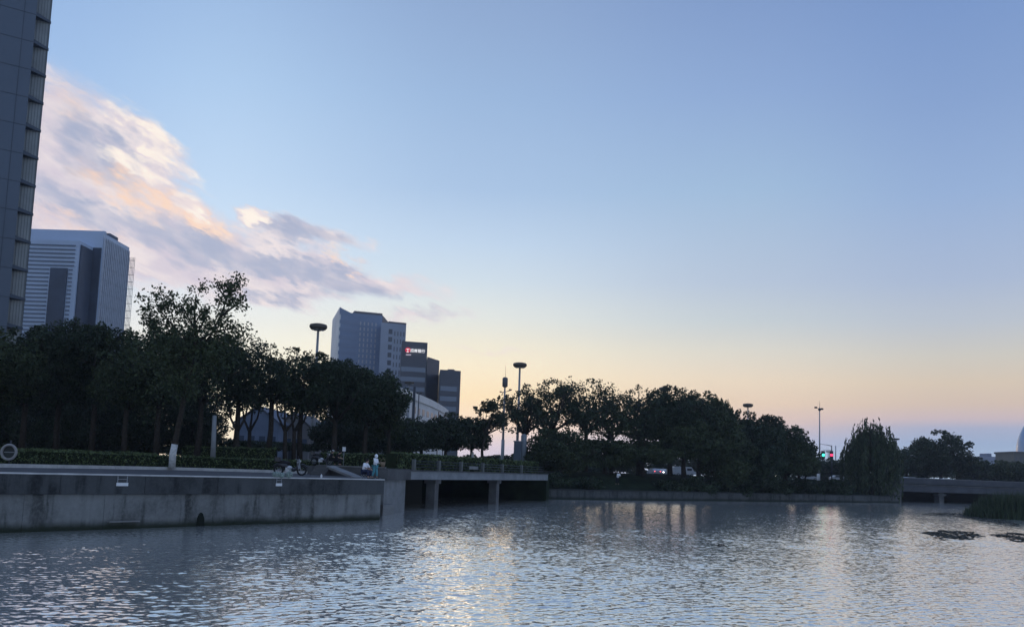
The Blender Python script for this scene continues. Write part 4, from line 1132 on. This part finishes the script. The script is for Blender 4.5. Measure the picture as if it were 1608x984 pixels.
# dark poles in front of the white building
d = 132
for x, yt, lab, r_ in ((651, 607, 'thick dark pole in front of the white curved building', .26), (658, 617, 'thin dark pole with two camera heads in front of the white curved building', .1)):
    q = P(x, yt, d); e = empty('dark_pole', (q.x, d, GZ), 0, lab, 'pole')
    MB().tube([(0, 0, 0), (0, 0, q.z - GZ)], [r_ * 1.2, r_ * .8], 8).build('pole', DKST, e)
    if r_ < .2:
        MB().box((-.25, 0, q.z - GZ), (.3, .2, .2)).build('camera', DKST, e); MB().box((.3, 0, q.z - GZ), (.3, .2, .2)).build('camera', DKST, e); MB().tube([(-.3, 0, q.z - GZ - .1), (.3, 0, q.z - GZ - .1)], .03, 5).build('arm', DKST, e)
    else: MB().tube([(0, 0, q.z - GZ - .6), (-.9, 0, q.z - GZ - .3)], .05, 6).build('arm', DKST, e)
# traffic signals
d = 188
q = P(1306, 699, d); e = empty('traffic_signal', (q.x, d, GZ), 0, 'traffic signal pole showing green and red between the island and the willow', 'traffic light')
H = q.z - GZ
MB().tube([(0, 0, 0), (0, 0, H)], [.16, .1], 8).build('pole', DKST, e)
q2 = P(1287, 696.5, d); MB().tube([(0, 0, H - .1), ((q2.x - q.x) * .5, 0, q2.z - GZ - .15), (q2.x - q.x, 0, q2.z - GZ)], [.08, .05, .03], 6).build('arm', DKST, e)
MB().tube([(.9, 0, H - 3.4), (.9, 0, H)], .1, 6).build('upright', mat('pale_metal', (.4, .42, .45), .5, .4), e)
for x, y, colr, nm in ((1294, 714, (.05, 1., .55), 'green'), (1307, 714, (1., .04, .12), 'red')):
    p_ = P(x, y, d - .4) - Vector((q.x, d, GZ))
    h_ = MB().box((p_.x, .2, p_.z), (.75, .35, 1.9)).build('signal_head', DKST, e)
    MB().ball((p_.x, -.02, p_.z), (.3, .1, .3)).build('lit_lens', mat('signal_' + nm, colr, .4, .3, emit=colr, estr=3.2), h_)
    MB().tube([(p_.x, .2, p_.z + 1.2), (0, .2, p_.z + 1.2)], .05, 5).build('bracket', DKST, e)

# kiosk-like pale cabinets behind the near bridge
d = 124
for x, yt, w_, lab in ((813, 692, 1.1, 'blue grey cabinet beside the antenna mast, the left one of the pair'), (823, 680, .8, 'tall pale rounded column right of the blue grey cabinet')):
    q = P(x, yt, d); e = empty('service_cabinet', (q.x, d, GZ - .1), 0, lab, 'cabinet')
    H = q.z - GZ
    if w_ > 1: MB().box((0, 0, H / 2), (w_, .8, H)).build('body', mat('cabinet_blue', (.10, .13, .17), .5, .4, var=.1), e); MB().box((0, 0, H + .06), (w_ + .2, 1, .12)).build('cap', STEEL, e); MB().box((0, -.42, H / 2), (w_ * .8, .05, H * .8)).build('door', mat('cabinet_door', (.08, .11, .15), .5, .4), e)
    else: MB().lathe([(w_ * .55, 0), (w_ * .55, H - .3), (w_ * .4, H - .05), (.1, H)], seg=14).build('body', mat('cabinet_pale', (.24, .27, .3), .5, .4, var=.1), e); MB().lathe([(w_ * .62, 0), (w_ * .62, .2)], seg=14).build('plinth', CONC, e)
q = at(741, 120, GZ); e = empty('bollard', q, 0, 'short pale post behind the near bridge hedge', 'bollard')
MB().lathe([(.2, 0), (.2, 2.2), (.12, 2.35)]).build('post', WHITEP, e); MB().lathe([(.24, 0), (.24, .15)]).build('base', CONC, e)

# ------------------------------------------------------------------ vehicles behind the island
def car(x, d, colr, label, rz=0, van=False, red=False, light=None, s=1.0):
    q = at(x, d, GZ + .01); e = empty('parked_car' if not van else 'parked_van', q, rz, label, 'van' if van else 'car', 'vehicles on the road behind the island')
    bm_ = mat('paint_%d_%d' % (x, d), colr, .3, .6)
    L_, W_, H_ = (5.2, 1.9, 2.1) if van else (4.5, 1.8, 1.45)
    if van: prof = [(-L_ / 2, .35), (L_ / 2, .35), (L_ / 2, .95), (L_ / 2 - .5, 1.15), (L_ / 2 - 1.1, H_ - .05), (L_ / 2 - 1.4, H_), (-L_ / 2 + .1, H_), (-L_ / 2, H_ - .15)]
    else: prof = [(-L_ / 2, .3), (L_ / 2, .3), (L_ / 2, .65), (L_ / 2 - .3, .82), (L_ / 2 - 1.2, .95), (L_ / 2 - 1.9, H_ - .04), (L_ / 2 - 2.2, H_), (-L_ / 2 + 1.0, H_ - .02), (-L_ / 2 + .3, 1.0), (-L_ / 2, .9)]
    n = len(prof); m = MB()
    m.add([(px_, y, pz * 1.0) for y in (-W_ / 2, W_ / 2) for px_, pz in prof], [tuple(range(n)), tuple(range(n, 2 * n))[::-1]] + [(i, n + i, n + (i + 1) % n, (i + 1) % n) for i in range(n)])
    m.build('body', bm_, e)
    gl = mat('car_glass', (.02, .025, .03), .1, .7)
    if van: MB().box((L_ / 2 - 1.6, -W_ / 2 - .01, 1.5), (1.1, .04, .5)).build('side_window', gl, e)
    else: MB().add([(-L_ / 2 + .7, -W_ / 2 - .015, .98), (L_ / 2 - 1.5, -W_ / 2 - .015, .98), (L_ / 2 - 2.1, -W_ / 2 - .015, H_ - .1), (-L_ / 2 + 1.1, -W_ / 2 - .015, H_ - .1)], [(0, 1, 2, 3)]).build('side_window', gl, e)
    for sx in (-1, 1):
        for sy in (-1, 1):
            wh = MB().torus((sx * L_ * .31, sy * (W_ / 2 - .08), .33), .24, .1, 'y', 16, 6).build('wheel', BLACK, e)
            MB().tube([(sx * L_ * .31, sy * (W_ / 2 - .14), .33), (sx * L_ * .31, sy * (W_ / 2 - .02), .33)], .18, 12).build('rim', STEEL, wh)
    for sy in (-1, 1):
        MB().ball((L_ / 2 - .02, sy * .65, .68), (.08, .16, .1)).build('headlight', mat('head_' + str(light), (.7, .7, .7), .3, .5, emit=light, estr=9.) if light else mat('head_off', (.5, .5, .5), .2, .5), e)
        MB().ball((-L_ / 2 + .02, sy * .65, .8), (.06, .14, .1)).build('taillight', mat('tail_lit' if red else 'tail_off', (.4, .02, .02), .3, .5, emit=(1, .1, .12) if red else None, estr=4. if red else 0), e)
    return e
car(1027, 186, (.35, .36, .38), 'grey car with red tail light lit under the island trees', R(100), red=True)
car(1040, 190, (.5, .5, .5), 'pale car with one white light, between red-lit car and grey van', R(-110), light=(1, .95, .9))
car(1074, 192, (.42, .44, .46), 'pale grey van under the island trees', R(5), van=True)
car(1118, 182, (.15, .15, .16), 'dark car with bright orange headlights under the island trees', R(-95), light=(1, .62, .25))
car(1172, 192, (.3, .31, .33), 'grey car at the foot of the isolated lamp', R(4))
car(1198, 196, (.45, .46, .48), 'silver car left of the single white headlight', R(3))
car(1215, 188, (.2, .2, .22), 'dark car with a single white headlight dot', R(-80), light=(1, .95, .85))
car(1269, 200, (.4, .42, .45), 'silver car left of the pale stub post', R(2))
car(1318, 203, (.35, .36, .38), 'grey car just left of the willow', R(2))
car(1431, 184, (.45, .47, .5), 'pale car roof showing over the far bridge parapet, nearest the willow', R(8)).location.z = GZ + .02
car(1488, 190, (.42, .44, .47), 'pale car crossing the far bridge below the big round tree', R(8)).location.z = GZ + .02
q = at(1285, 186, GZ - .3); e = empty('stub_post', q, 0, 'pale stub post at the foot of the camera mast', 'post')
MB().lathe([(.32, 0), (.3, 1.7), (.2, 1.85)]).build('post', WHITEP, e); MB().lathe([(.4, 0), (.4, .2)]).build('base', CONC, e)

# ------------------------------------------------------------------ people
def skin(verts, edges, rad, name, m, parent, sub=1):
    me = bpy.data.meshes.new(name); me.from_pydata([tuple(v) for v in verts], edges, [])
    o = bpy.data.objects.new(name, me); COL.objects.link(o)
    md = o.modifiers.new('s', 'SKIN'); md.use_smooth_shade = True
    for sv, r_ in zip(me.skin_vertices[0].data, rad): sv.radius = r_ if isinstance(r_, tuple) else (r_, r_)
    me.skin_vertices[0].data[0].use_root = True
    ss = o.modifiers.new('u', 'SUBSURF'); ss.levels = sub; ss.render_levels = sub
    dg = bpy.context.evaluated_depsgraph_get(); dg.update()
    me2 = bpy.data.meshes.new_from_object(o.evaluated_get(dg)); bpy.data.objects.remove(o)
    me2.materials.clear(); me2.materials.append(m)
    o = bpy.data.objects.new(name, me2); COL.objects.link(o); o.parent = parent
    return o
SKINM = mat('skin_tone', (.42, .27, .20), .6, .3)
HAIR = mat('black_hair', (.012, .010, .010), .6, .3)
def person(loc, rz, label, J, top, bottom, hair=HAIR, hood=False, cap=None, held=None):
    """J: joint table. +x forward, y left. joints: pel, spine, chest, neck, head, (L/R) sh el wr, hip kn an toe"""
    e = empty('person', loc, rz, label, 'person')
    V = []; Ed = []; Rd = []
    def add(p, r_, frm=None):
        V.append(Vector(p)); Rd.append(r_)
        if frm is not None: Ed.append((frm, len(V) - 1))
        return len(V) - 1
    pel = add(J['pel'], (.13, .11)); sp_ = add(Vector(J['pel']).lerp(Vector(J['chest']), .5), (.125, .10), pel); chst = add(J['chest'], (.15, .11), sp_); nk = add(J['neck'], .055, chst)
    hd = Vector(J['head']); add(hd + Vector((0, 0, -.07)), .07, nk)
    add(hd, (.078, .09), len(V) - 1); add(hd + Vector((0, 0, .09)), .065, len(V) - 1)
    add(hd + Vector((.085, 0, -.005)), .016, len(V) - 2)            # nose
    for s_ in 'LR':
        k = add(J['sh' + s_], .055, chst); k = add(J['el' + s_], .042, k); wr = add(J['wr' + s_], .028, k)
        d_ = (Vector(J['wr' + s_]) - Vector(J['el' + s_])).normalized(); sd_ = d_.cross(Vector((0, 0, 1))); sd_ = sd_.normalized() if sd_.length > .1 else Vector((0, 1, 0))
        pl = add(Vector(J['wr' + s_]) + d_ * .05, (.036, .02), wr)
        for k_, (o_, ln) in enumerate(((-.03, .06), (-.01, .075), (.01, .07), (.03, .055))):
            b1 = add(Vector(J['wr' + s_]) + d_ * .09 + sd_ * o_, .009, pl); add(V[b1] + d_ * ln * .6 + Vector((0, 0, -ln * .3)), .008, b1)
        th_ = add(Vector(J['wr' + s_]) + d_ * .05 + sd_ * -.045, .011, pl); add(V[th_] + d_ * .04 + Vector((0, 0, -.01)), .009, th_)
        h = add(J['hip' + s_], .085, pel); k = add(J['kn' + s_], .06, h); a_ = add(J['an' + s_], .042, k); add(J['toe' + s_], (.04, .03), a_)
    skin(V, Ed, Rd, 'body', SKINM, e)
    # shirt
    V2 = [Vector(J['pel']) + Vector((0, 0, .02)), Vector(J['pel']).lerp(Vector(J['chest']), .5), Vector(J['chest']), Vector(J['neck']) - Vector((0, 0, .04))]; E2 = [(0, 1), (1, 2), (2, 3)]; R2 = [(.19, .155), (.18, .14), (.20, .15), .08]
    for s_ in 'LR':
        V2.append(Vector(J['sh' + s_])); E2.append((2, len(V2) - 1)); R2.append(.085)
        V2.append(Vector(J['el' + s_])); E2.append((len(V2) - 2, len(V2) - 1)); R2.append(.068)
        if hood: V2.append(Vector(J['el' + s_]).lerp(Vector(J['wr' + s_]), .85)); E2.append((len(V2) - 2, len(V2) - 1)); R2.append(.052)
    skin(V2, E2, R2, 'shirt', top, e)
    V3 = [Vector(J['pel'])]; E3 = []; R3 = [(.175, .15)]
    for s_ in 'LR':
        V3.append(Vector(J['hip' + s_])); E3.append((0, len(V3) - 1)); R3.append(.115)
        V3.append(Vector(J['kn' + s_])); E3.append((len(V3) - 2, len(V3) - 1)); R3.append(.088)
        V3.append(Vector(J['an' + s_]) + Vector((0, 0, .05))); E3.append((len(V3) - 2, len(V3) - 1)); R3.append(.075)
    skin(V3, E3, R3, 'trousers', bottom, e)
    if hood: MB().ball(hd + Vector((-.025, 0, .02)), (.125, .12, .15)).build('hood', top, e)
    else: MB().ball(hd + Vector((-.02, 0, .045)), (.105, .1, .11)).build('hair', hair, e)
    if cap: MB().ball(hd + Vector((0, 0, .08)), (.115, .11, .085)).box(tuple(hd + Vector((.13, 0, .07))), (.1, .14, .015)).build('cap', cap, e)
    for s_ in 'LR':
        t_ = Vector(J['toe' + s_]); a_ = Vector(J['an' + s_]); MB().ball((t_ + a_) / 2 + Vector((0, 0, -.03)), (.14, .05, .05)).build('shoe', BLACK, e)
    return e
def stand(lean=0., step=.12):
    return dict(pel=(0, 0, .93), chest=(.02 + lean, 0, 1.28), neck=(.03 + lean * 1.2, 0, 1.47), head=(.06 + lean * 1.4, 0, 1.60),
        shL=(.02 + lean, .18, 1.40), shR=(.02 + lean, -.18, 1.40), elL=(.08 + lean, .24, 1.13), elR=(.1 + lean, -.22, 1.13), wrL=(.28 + lean, .12, 1.14), wrR=(.3 + lean, -.08, 1.16),
        hipL=(0, .09, .88), hipR=(0, -.09, .88), knL=(.04 + step / 2, .1, .49), knR=(.02 - step / 3, -.1, .49), anL=(step, .11, .09), anR=(-step, -.11, .09), toeL=(step + .15, .12, .03), toeR=(-step + .15, -.12, .03))
def sit(h=.42, lean=.12):
    return dict(pel=(0, 0, h + .12), chest=(lean, 0, h + .46), neck=(lean * 1.5, 0, h + .64), head=(lean * 2 + .03, 0, h + .76),
        shL=(lean, .18, h + .57), shR=(lean, -.18, h + .57), elL=(lean + .15, .25, h + .33), elR=(lean + .15, -.25, h + .33), wrL=(lean + .36, .12, h + .25), wrR=(lean + .36, -.12, h + .25),
        hipL=(.04, .1, h + .1), hipR=(.04, -.1, h + .1), knL=(.44, .15, h + .12), knR=(.44, -.15, h + .12), anL=(.42, .14, .09), anR=(.42, -.14, .09), toeL=(.57, .15, .03), toeR=(.57, -.15, .03))
WT = mat('white_cotton', (.88, .9, .95), .85, .1, var=.08, vscale=5); TL = mat('teal_cotton', (.10, .30, .36), .85, .1, var=.1, vscale=5)
DK = mat('black_cloth', (.02, .02, .025), .9, .1); NV = mat('navy_cloth', (.03, .04, .08), .9, .1)
person(at(588, 60.5, QZ), R(-20), 'man standing in white hooded shirt and teal trousers beside the terrace wall', stand(.02), WT, TL, hood=True)
person(at(571, 58.5, QZ), R(-25), 'person in white shirt seated with back half turned on the quay edge', sit(.34, .10), WT, NV).scale = (1.12, 1.12, 1.12)
st_ = empty('folding_stool', at(571, 58.5, QZ), R(-25), 'low folding stool under the seated person in white', 'stool')
MB().box((0, 0, .29), (.34, .36, .03)).build('seat', NV, st_)
for s_ in (-1, 1):
    MB().tube([(-.15, s_ * .16, 0), (.15, s_ * .16, .28)], .012, 6).build('leg', STEEL, st_); MB().tube([(.15, s_ * .15, 0), (-.15, s_ * .15, .28)], .012, 6).build('leg', STEEL, st_)
person(at(526, 70, TZ + .02), R(-10), 'person in dark clothes sitting low on the terrace edge, right of the capped one', sit(.35, .2), DK, DK)
person(at(517.5, 71, TZ + .02), R(10), 'person in dark clothes and pale cap sitting on the terrace by the dark scooter', sit(.40, .1), DK, DK, cap=mat('pale_cap', (.5, .5, .5), .8, .1))
bs = empty('terrace_bench', at(522, 70.6, TZ), 0, 'low dark bench under the two dark-clad people', 'bench')
MB().box((0, .1, .37), (1.3, .4, .05)).build('seat', CONCD, bs)
for s_ in (-.5, .5): MB().box((s_, .1, .17), (.08, .36, .35)).build('leg', DKST, bs)
bp = G(969, 760.5, 2.35)
person(bp, R(-60), 'person in white top leaning forward on the grassy far bank', stand(.28), mat('white_top', (.8, .8, .8), .85, .1), DK)
# pale bag on the hedge end and wicker basket by the man
q = at(601, 68.3, TZ + .01); e = empty('wicker_basket', q, .3, 'tall brown wicker basket on the terrace edge by the standing man', 'basket')
MB().lathe([(.14, 0), (.19, .3), (.2, .42), (.17, .42), (.14, .06)], seg=14).build('body', mat('wicker', (.30, .22, .15), .8, .2, var=.35, vscale=30), e)
hd_ = MB(); hd_.tube([(.19 * math.cos(t_), 0, .4 + .32 * math.sin(t_)) for t_ in [i * math.pi / 10 for i in range(11)]], .014, 6); hd_.build('handle', mat('wicker2', (.33, .25, .17), .8, .2), e)
q = at(539, 73, TZ + .02); e = empty('pale_sign', q, 0, 'small pale notice on a post in front of the terrace hedge', 'sign')
MB().tube([(0, 0, 0), (0, 0, 1.35)], .025, 6).build('post', STEEL, e); MB().box((0, -.03, 1.45), (.3, .03, .38)).build('board', WHITEP, e)

# fishing / shopping litter on the coping: green netting bag
q = at(447, 51.0, QZ + .02); e = empty('net_bag', q, .4, 'crumpled pale green netting bag on the quay coping below the motorbike', 'bag')
nb_ = MB(); 
for i in range(7): nb_.ball((random.uniform(-.55, .55), random.uniform(-.1, .12), random.uniform(.1, .28)), (random.uniform(.14, .26), .14, random.uniform(.1, .2)), 10, 6)
nb_.build('netting', mat('net_green', (.24, .30, .27), .8, .2, var=.6, vscale=9, bump=.8), e)
MB().tube([(.2, 0, .3), (.32, 0, .55), (.42, .02, .35)], .02, 6).build('handle', mat('net_pale', (.35, .42, .4), .8, .2), e)
q = at(504.5, 54, QZ + .012); e = empty('plastic_bottle', q, 0, 'small white bottle standing on the quay coping', 'bottle')
MB().lathe([(.06, 0), (.065, .02), (.065, .16), (.03, .21), (.03, .25)], seg=12).build('body', WHITEP, e); MB().lathe([(.034, .25), (.034, .29)], seg=10).build('cap', NV, e)

# ------------------------------------------------------------------ two-wheelers
def motorbike(loc, rz, label, s=1.0, pale=True):
    e = empty('motorbike', loc, rz, label, 'motorbike')
    PK = mat('bike_black', (.02, .022, .028), .3, .6)
    for x, r_ in ((-.66, .30), (.68, .30)):
        wh = MB().torus((x * s, 0, r_ * s), r_ * s * .82, .055 * s, 'y', 24, 8).build('wheel', BLACK, e)
        rim = MB().torus((x * s, 0, r_ * s), r_ * s * .66, .015, 'y', 20, 6)
        for k in range(6):
            t = k * math.pi / 3; rim.tube([(x * s, 0, r_ * s), (x * s + math.cos(t) * r_ * .66 * s, 0, r_ * s + math.sin(t) * r_ * .66 * s)], .012, 5)
        rim.build('rim', STEEL, wh)
        f_ = MB(); f_.tube([(x * s + math.cos(t) * r_ * 1.2 * s, 0, r_ * s + math.sin(t) * r_ * 1.2 * s) for t in [math.pi * (.15 + .7 * i / 8) for i in range(9)]], .05 * s, 6); f_.build('mudguard', PK, e)
    b = MB(); b.tube([(-.75, 0, .72), (-.35, 0, .62), (0, 0, .42), (.25, 0, .36), (.45, 0, .5), (.56, 0, .85)], [.12, .2, .17, .13, .12, .08], 10); b.ball((.5, 0, .72), (.12, .19, .3)); b.build('body', PK, e)
    MB().tube([(-.8, 0, .86), (-.4, 0, .84), (-.02, 0, .78)], [.09, .14, .1], 10).build('seat', BLACK, e)
    MB().box((-.1, -.16, .38), (.34, .12, .26)).ball((.0, -.19, .5), (.17, .07, .13)).build('engine', mat('bike_silver', (.5, .52, .55), .35, .5, metal=.4), e)
    MB().tube([(.52, 0, 1.0), (.60, 0, .62), (.70, 0, .3)], [.05, .045, .035], 8).build('fork', mat('fork_metal', (.35, .36, .4), .4, .5), e)
    MB().tube([(.4, -.34, 1.06), (.5, -.12, 1.0), (.5, .12, 1.0), (.4, .34, 1.06)], .02, 6).build('handlebar', STEEL, e)
    for y in (-.3, .3):
        m = MB().tube([(.46, y, 1.03), (.43, y * 1.05, 1.2)], .01, 5); m.ball((.43, y * 1.05, 1.24), (.03, .06, .045)); m.build('mirror', DKST, e)
    MB().ball((.62, 0, .93), (.07, .09, .09)).build('headlight', mat('head_off', (.5, .5, .5), .2, .5), e)
    MB().box((-.82, 0, 1.02), (.36, .36, .28)).build('top_box', PK, e)
    MB().tube([(-.1, .16, .28), (-.5, .18, .3), (-.85, .18, .36)], [.03, .045, .05], 8).build('exhaust', STEEL, e)
    MB().tube([(-.15, -.1, .3), (-.2, -.22, 0.02)], .015, 6).build('kickstand', STEEL, e)
    if pale: MB().add([(.45, -.2, .95), (.62, -.1, .9), (.7, -.08, .5), (.55, -.18, .4)], [(0, 1, 2, 3)]).box((.56, 0, .95), (.04, .3, .3)).build('front_shield', mat('shield_grey', (.22, .24, .27), .4, .5), e)
    e.scale = (s, s, s)
    return e
motorbike(at(455, 61.5, QZ), R(4), 'dark motorbike with silver engine parked on the pale kerb walkway', 1.12)
motorbike(at(505, 73, TZ + .02), R(8), 'dark scooter parked by the hedge left of the dark-clad people', 1.0, False)

# lifebuoy on a post at the left
d = 53
q = P(14, 709.5, d); bz = KZ
e = empty('lifebuoy_stand', (q.x, d, bz), 0, 'pale ring lifebuoy on a post in front of the hedge at the left edge', 'lifebuoy')
z_ = q.z - bz
MB().torus((0, 0, z_), .46, .085, 'y', 32, 10).build('ring', mat('dusty_ring', (.30, .29, .28), .7, .2, var=.2, vscale=4), e)
MB().tube([(0, .12, -.3), (0, .12, z_ + .75)], .045, 8).build('post', DKST, e)
MB().box((0, .06, z_), (.7, .03, .04)).build('bracket', STEEL, e)
MB().lathe([(.42, -.015), (.42, .015)], seg=20).build('backing', mat('ring_back', (.05, .055, .05), .8, .1), e).matrix_local = Matrix.Translation((0, .09, z_)) @ Matrix.Rotation(R(90), 4, 'X')

# ------------------------------------------------------------------ reeds and floating weed at the right
def reeds():
    c = G(1597, 815, 0); e_pts = []
    bl = MB(); 
    o = Vector((c.x, c.y, 0)); vs_ = []; fs_ = []
    def inside(x, y):
        a_, b_ = (x - .0) / 6.2, (y - 0) / 8.5
        return a_ * a_ + b_ * b_ < 1
    cen = Vector((c.x + 3.7, c.y + 3.0, 0))
    rr = np.random.default_rng(3); n = 0
    while n < 5200:
        x, y = rr.uniform(-7, 9), rr.uniform(-6.5, 9)
        q = (x / 7.5) ** 2 + (y / 7.0) ** 2
        if q > 1: continue
        h = (3.3 - 1.7 * q ** 2 + .35 * math.sin(x * 1.7) * math.sin(y * 1.3 + x)) * rr.uniform(.6, 1.1) * (1.0 if x > -5.2 else .7); w_ = rr.uniform(.02, .045); a_ = rr.uniform(0, 3.14); ln = rr.normal(0, .28); l2 = rr.normal(0, .2)
        cx_, cy_ = cen.x + x, cen.y + y; wx, wy = math.cos(a_) * w_, math.sin(a_) * w_
        b = len(vs_)
        vs_ += [(cx_ - wx, cy_ - wy, -.1), (cx_ + wx, cy_ + wy, -.1), (cx_ + wx + ln * .4, cy_ + wy + l2 * .4, h * .6), (cx_ - wx + ln * .4, cy_ - wy + l2 * .4, h * .6), (cx_ + ln, cy_ + l2, h)]
        fs_ += [(b, b + 1, b + 2, b + 3), (b + 3, b + 2, b + 4)]; n += 1
    bl.add(vs_, fs_); ob_ = bl.build('reeds', leaf_mat('reed', (.022, .036, .018), (.065, .09, .045), .8)); tag(ob_, 'clump of green reeds standing in the water at the right edge', 'reeds', kind='stuff')
    return cen
cen = reeds()
for x, y0, h in ((1522, 806, 1.15), (1529, 807, 1.0), (1533, 806, 1.4), (1527.5, 804, .6)):
    q = G(x, y0, 0); e = empty('reed_stalk', (q.x, q.y, -.05), 0, {1522: 'leftmost lone reed stalk beside the reed clump', 1529: 'second lone reed stalk, straight, beside the reed clump', 1533: 'tallest lone reed stalk against the reed clump', 1527.5: 'shortest lone reed stalk beside the reed clump'}[x], 'reed', 'lone reed stalks')
    MB().tube([(0, 0, 0), (.05, 0, h * .6), (.16, 0, h)], [.04, .03, .012], 6).build('stem', MATS['reed'], e)
    MB().add([(.03, 0, h * .4), (.06, .02, h * .42), (.4, 0, h * .95)], [(0, 1, 2)]).build('leaf', MATS['reed'], e)
def weed(px, name_label, n, seed, s=.11):
    rr = np.random.default_rng(seed); vs_ = []; fs_ = []
    pol = [G(x, y, 0) for x, y in px]; xs = [p.x for p in pol]; ys = [p.y for p in pol]
    def ins(x, y):
        c = False; j = len(pol) - 1
        for i in range(len(pol)):
            if (ys[i] > y) != (ys[j] > y) and x < (xs[j] - xs[i]) * (y - ys[i]) / (ys[j] - ys[i]) + xs[i]: c = not c
            j = i
        return c
    k = 0; t = 0
    while k < n and t < n * 30:
        t += 1; x, y = rr.uniform(min(xs), max(xs)), rr.uniform(min(ys), max(ys))
        if not ins(x, y): continue
        if math.sin(x * 1.9 + seed + .7 * math.sin(y * 2)) + math.sin(y * 2.6 + x * .5) < rr.uniform(-1.2, .9): continue
        r_ = s * rr.uniform(.5, 1.6); a0 = rr.uniform(0, 6); h = rr.uniform(.02, .045); tl = rr.uniform(-.02, .03)
        b = len(vs_); vs_ += [(x + r_ * math.cos(a0 + i * 1.047), y + r_ * math.sin(a0 + i * 1.047), h + tl * math.sin(i * 1.047)) for i in range(6)]; fs_.append(tuple(range(b, b + 6))); k += 1
    o = MB().add(vs_, fs_).build('floating_weed', mat('pond_weed', (.035, .035, .022), .7, .2, var=.4, vscale=3)); tag(o, name_label, 'water plants', kind='stuff')
weed([(1446, 806), (1470, 804.5), (1530, 805), (1560, 812), (1600, 822), (1600, 827), (1545, 818), (1500, 811), (1450, 808)], 'thin strip of dark floating weed trailing left from the reeds', 1300, 1, .13)
weed([(1444, 836), (1480, 832), (1530, 835), (1545, 842), (1520, 848), (1480, 847)], 'oval raft of dark floating weed below the reed clump', 800, 2, .13)
weed([(1553, 839), (1585, 836), (1640, 840), (1640, 853), (1595, 850)], 'raft of dark floating weed at the right edge below the reeds', 700, 4, .13)
q = G(1132, 856.5, 0); e = empty('floating_branch', (q.x, q.y, .02), 0, 'small dark branch floating in open water at the centre right', 'branch')
MB().tube([(-.28, 0, -.02), (-.05, .02, .05), (.12, 0, .04), (.3, -.03, -.01)], [.02, .04, .035, .01], 7).build('stem', BARK, e)
MB().tube([(0, 0, .04), (.08, .08, .12)], [.02, .008], 5).build('twig', BARK, e)
# ------------------------------------------------------------------ evening haze
hz = MB().box((50, 380, 72), (1300, 920, 150)).build('haze', bpy.data.materials.new('haze'))
hz.display_type = 'BOUNDS'
tag(hz, kind='stuff')
hm = hz.data.materials[0]; hm.use_nodes = True; ht = hm.node_tree; ht.nodes.clear()
ho = ht.nodes.new('ShaderNodeOutputMaterial'); hv = ht.nodes.new('ShaderNodeVolumePrincipled')
hv.inputs['Color'].default_value = (.86, .90, .96, 1); hv.inputs['Density'].default_value = .00027; hv.inputs['Anisotropy'].default_value = .3
ht.links.new(hv.outputs[0], ho.inputs['Volume'])
scene.cycles.volume_bounces = 0
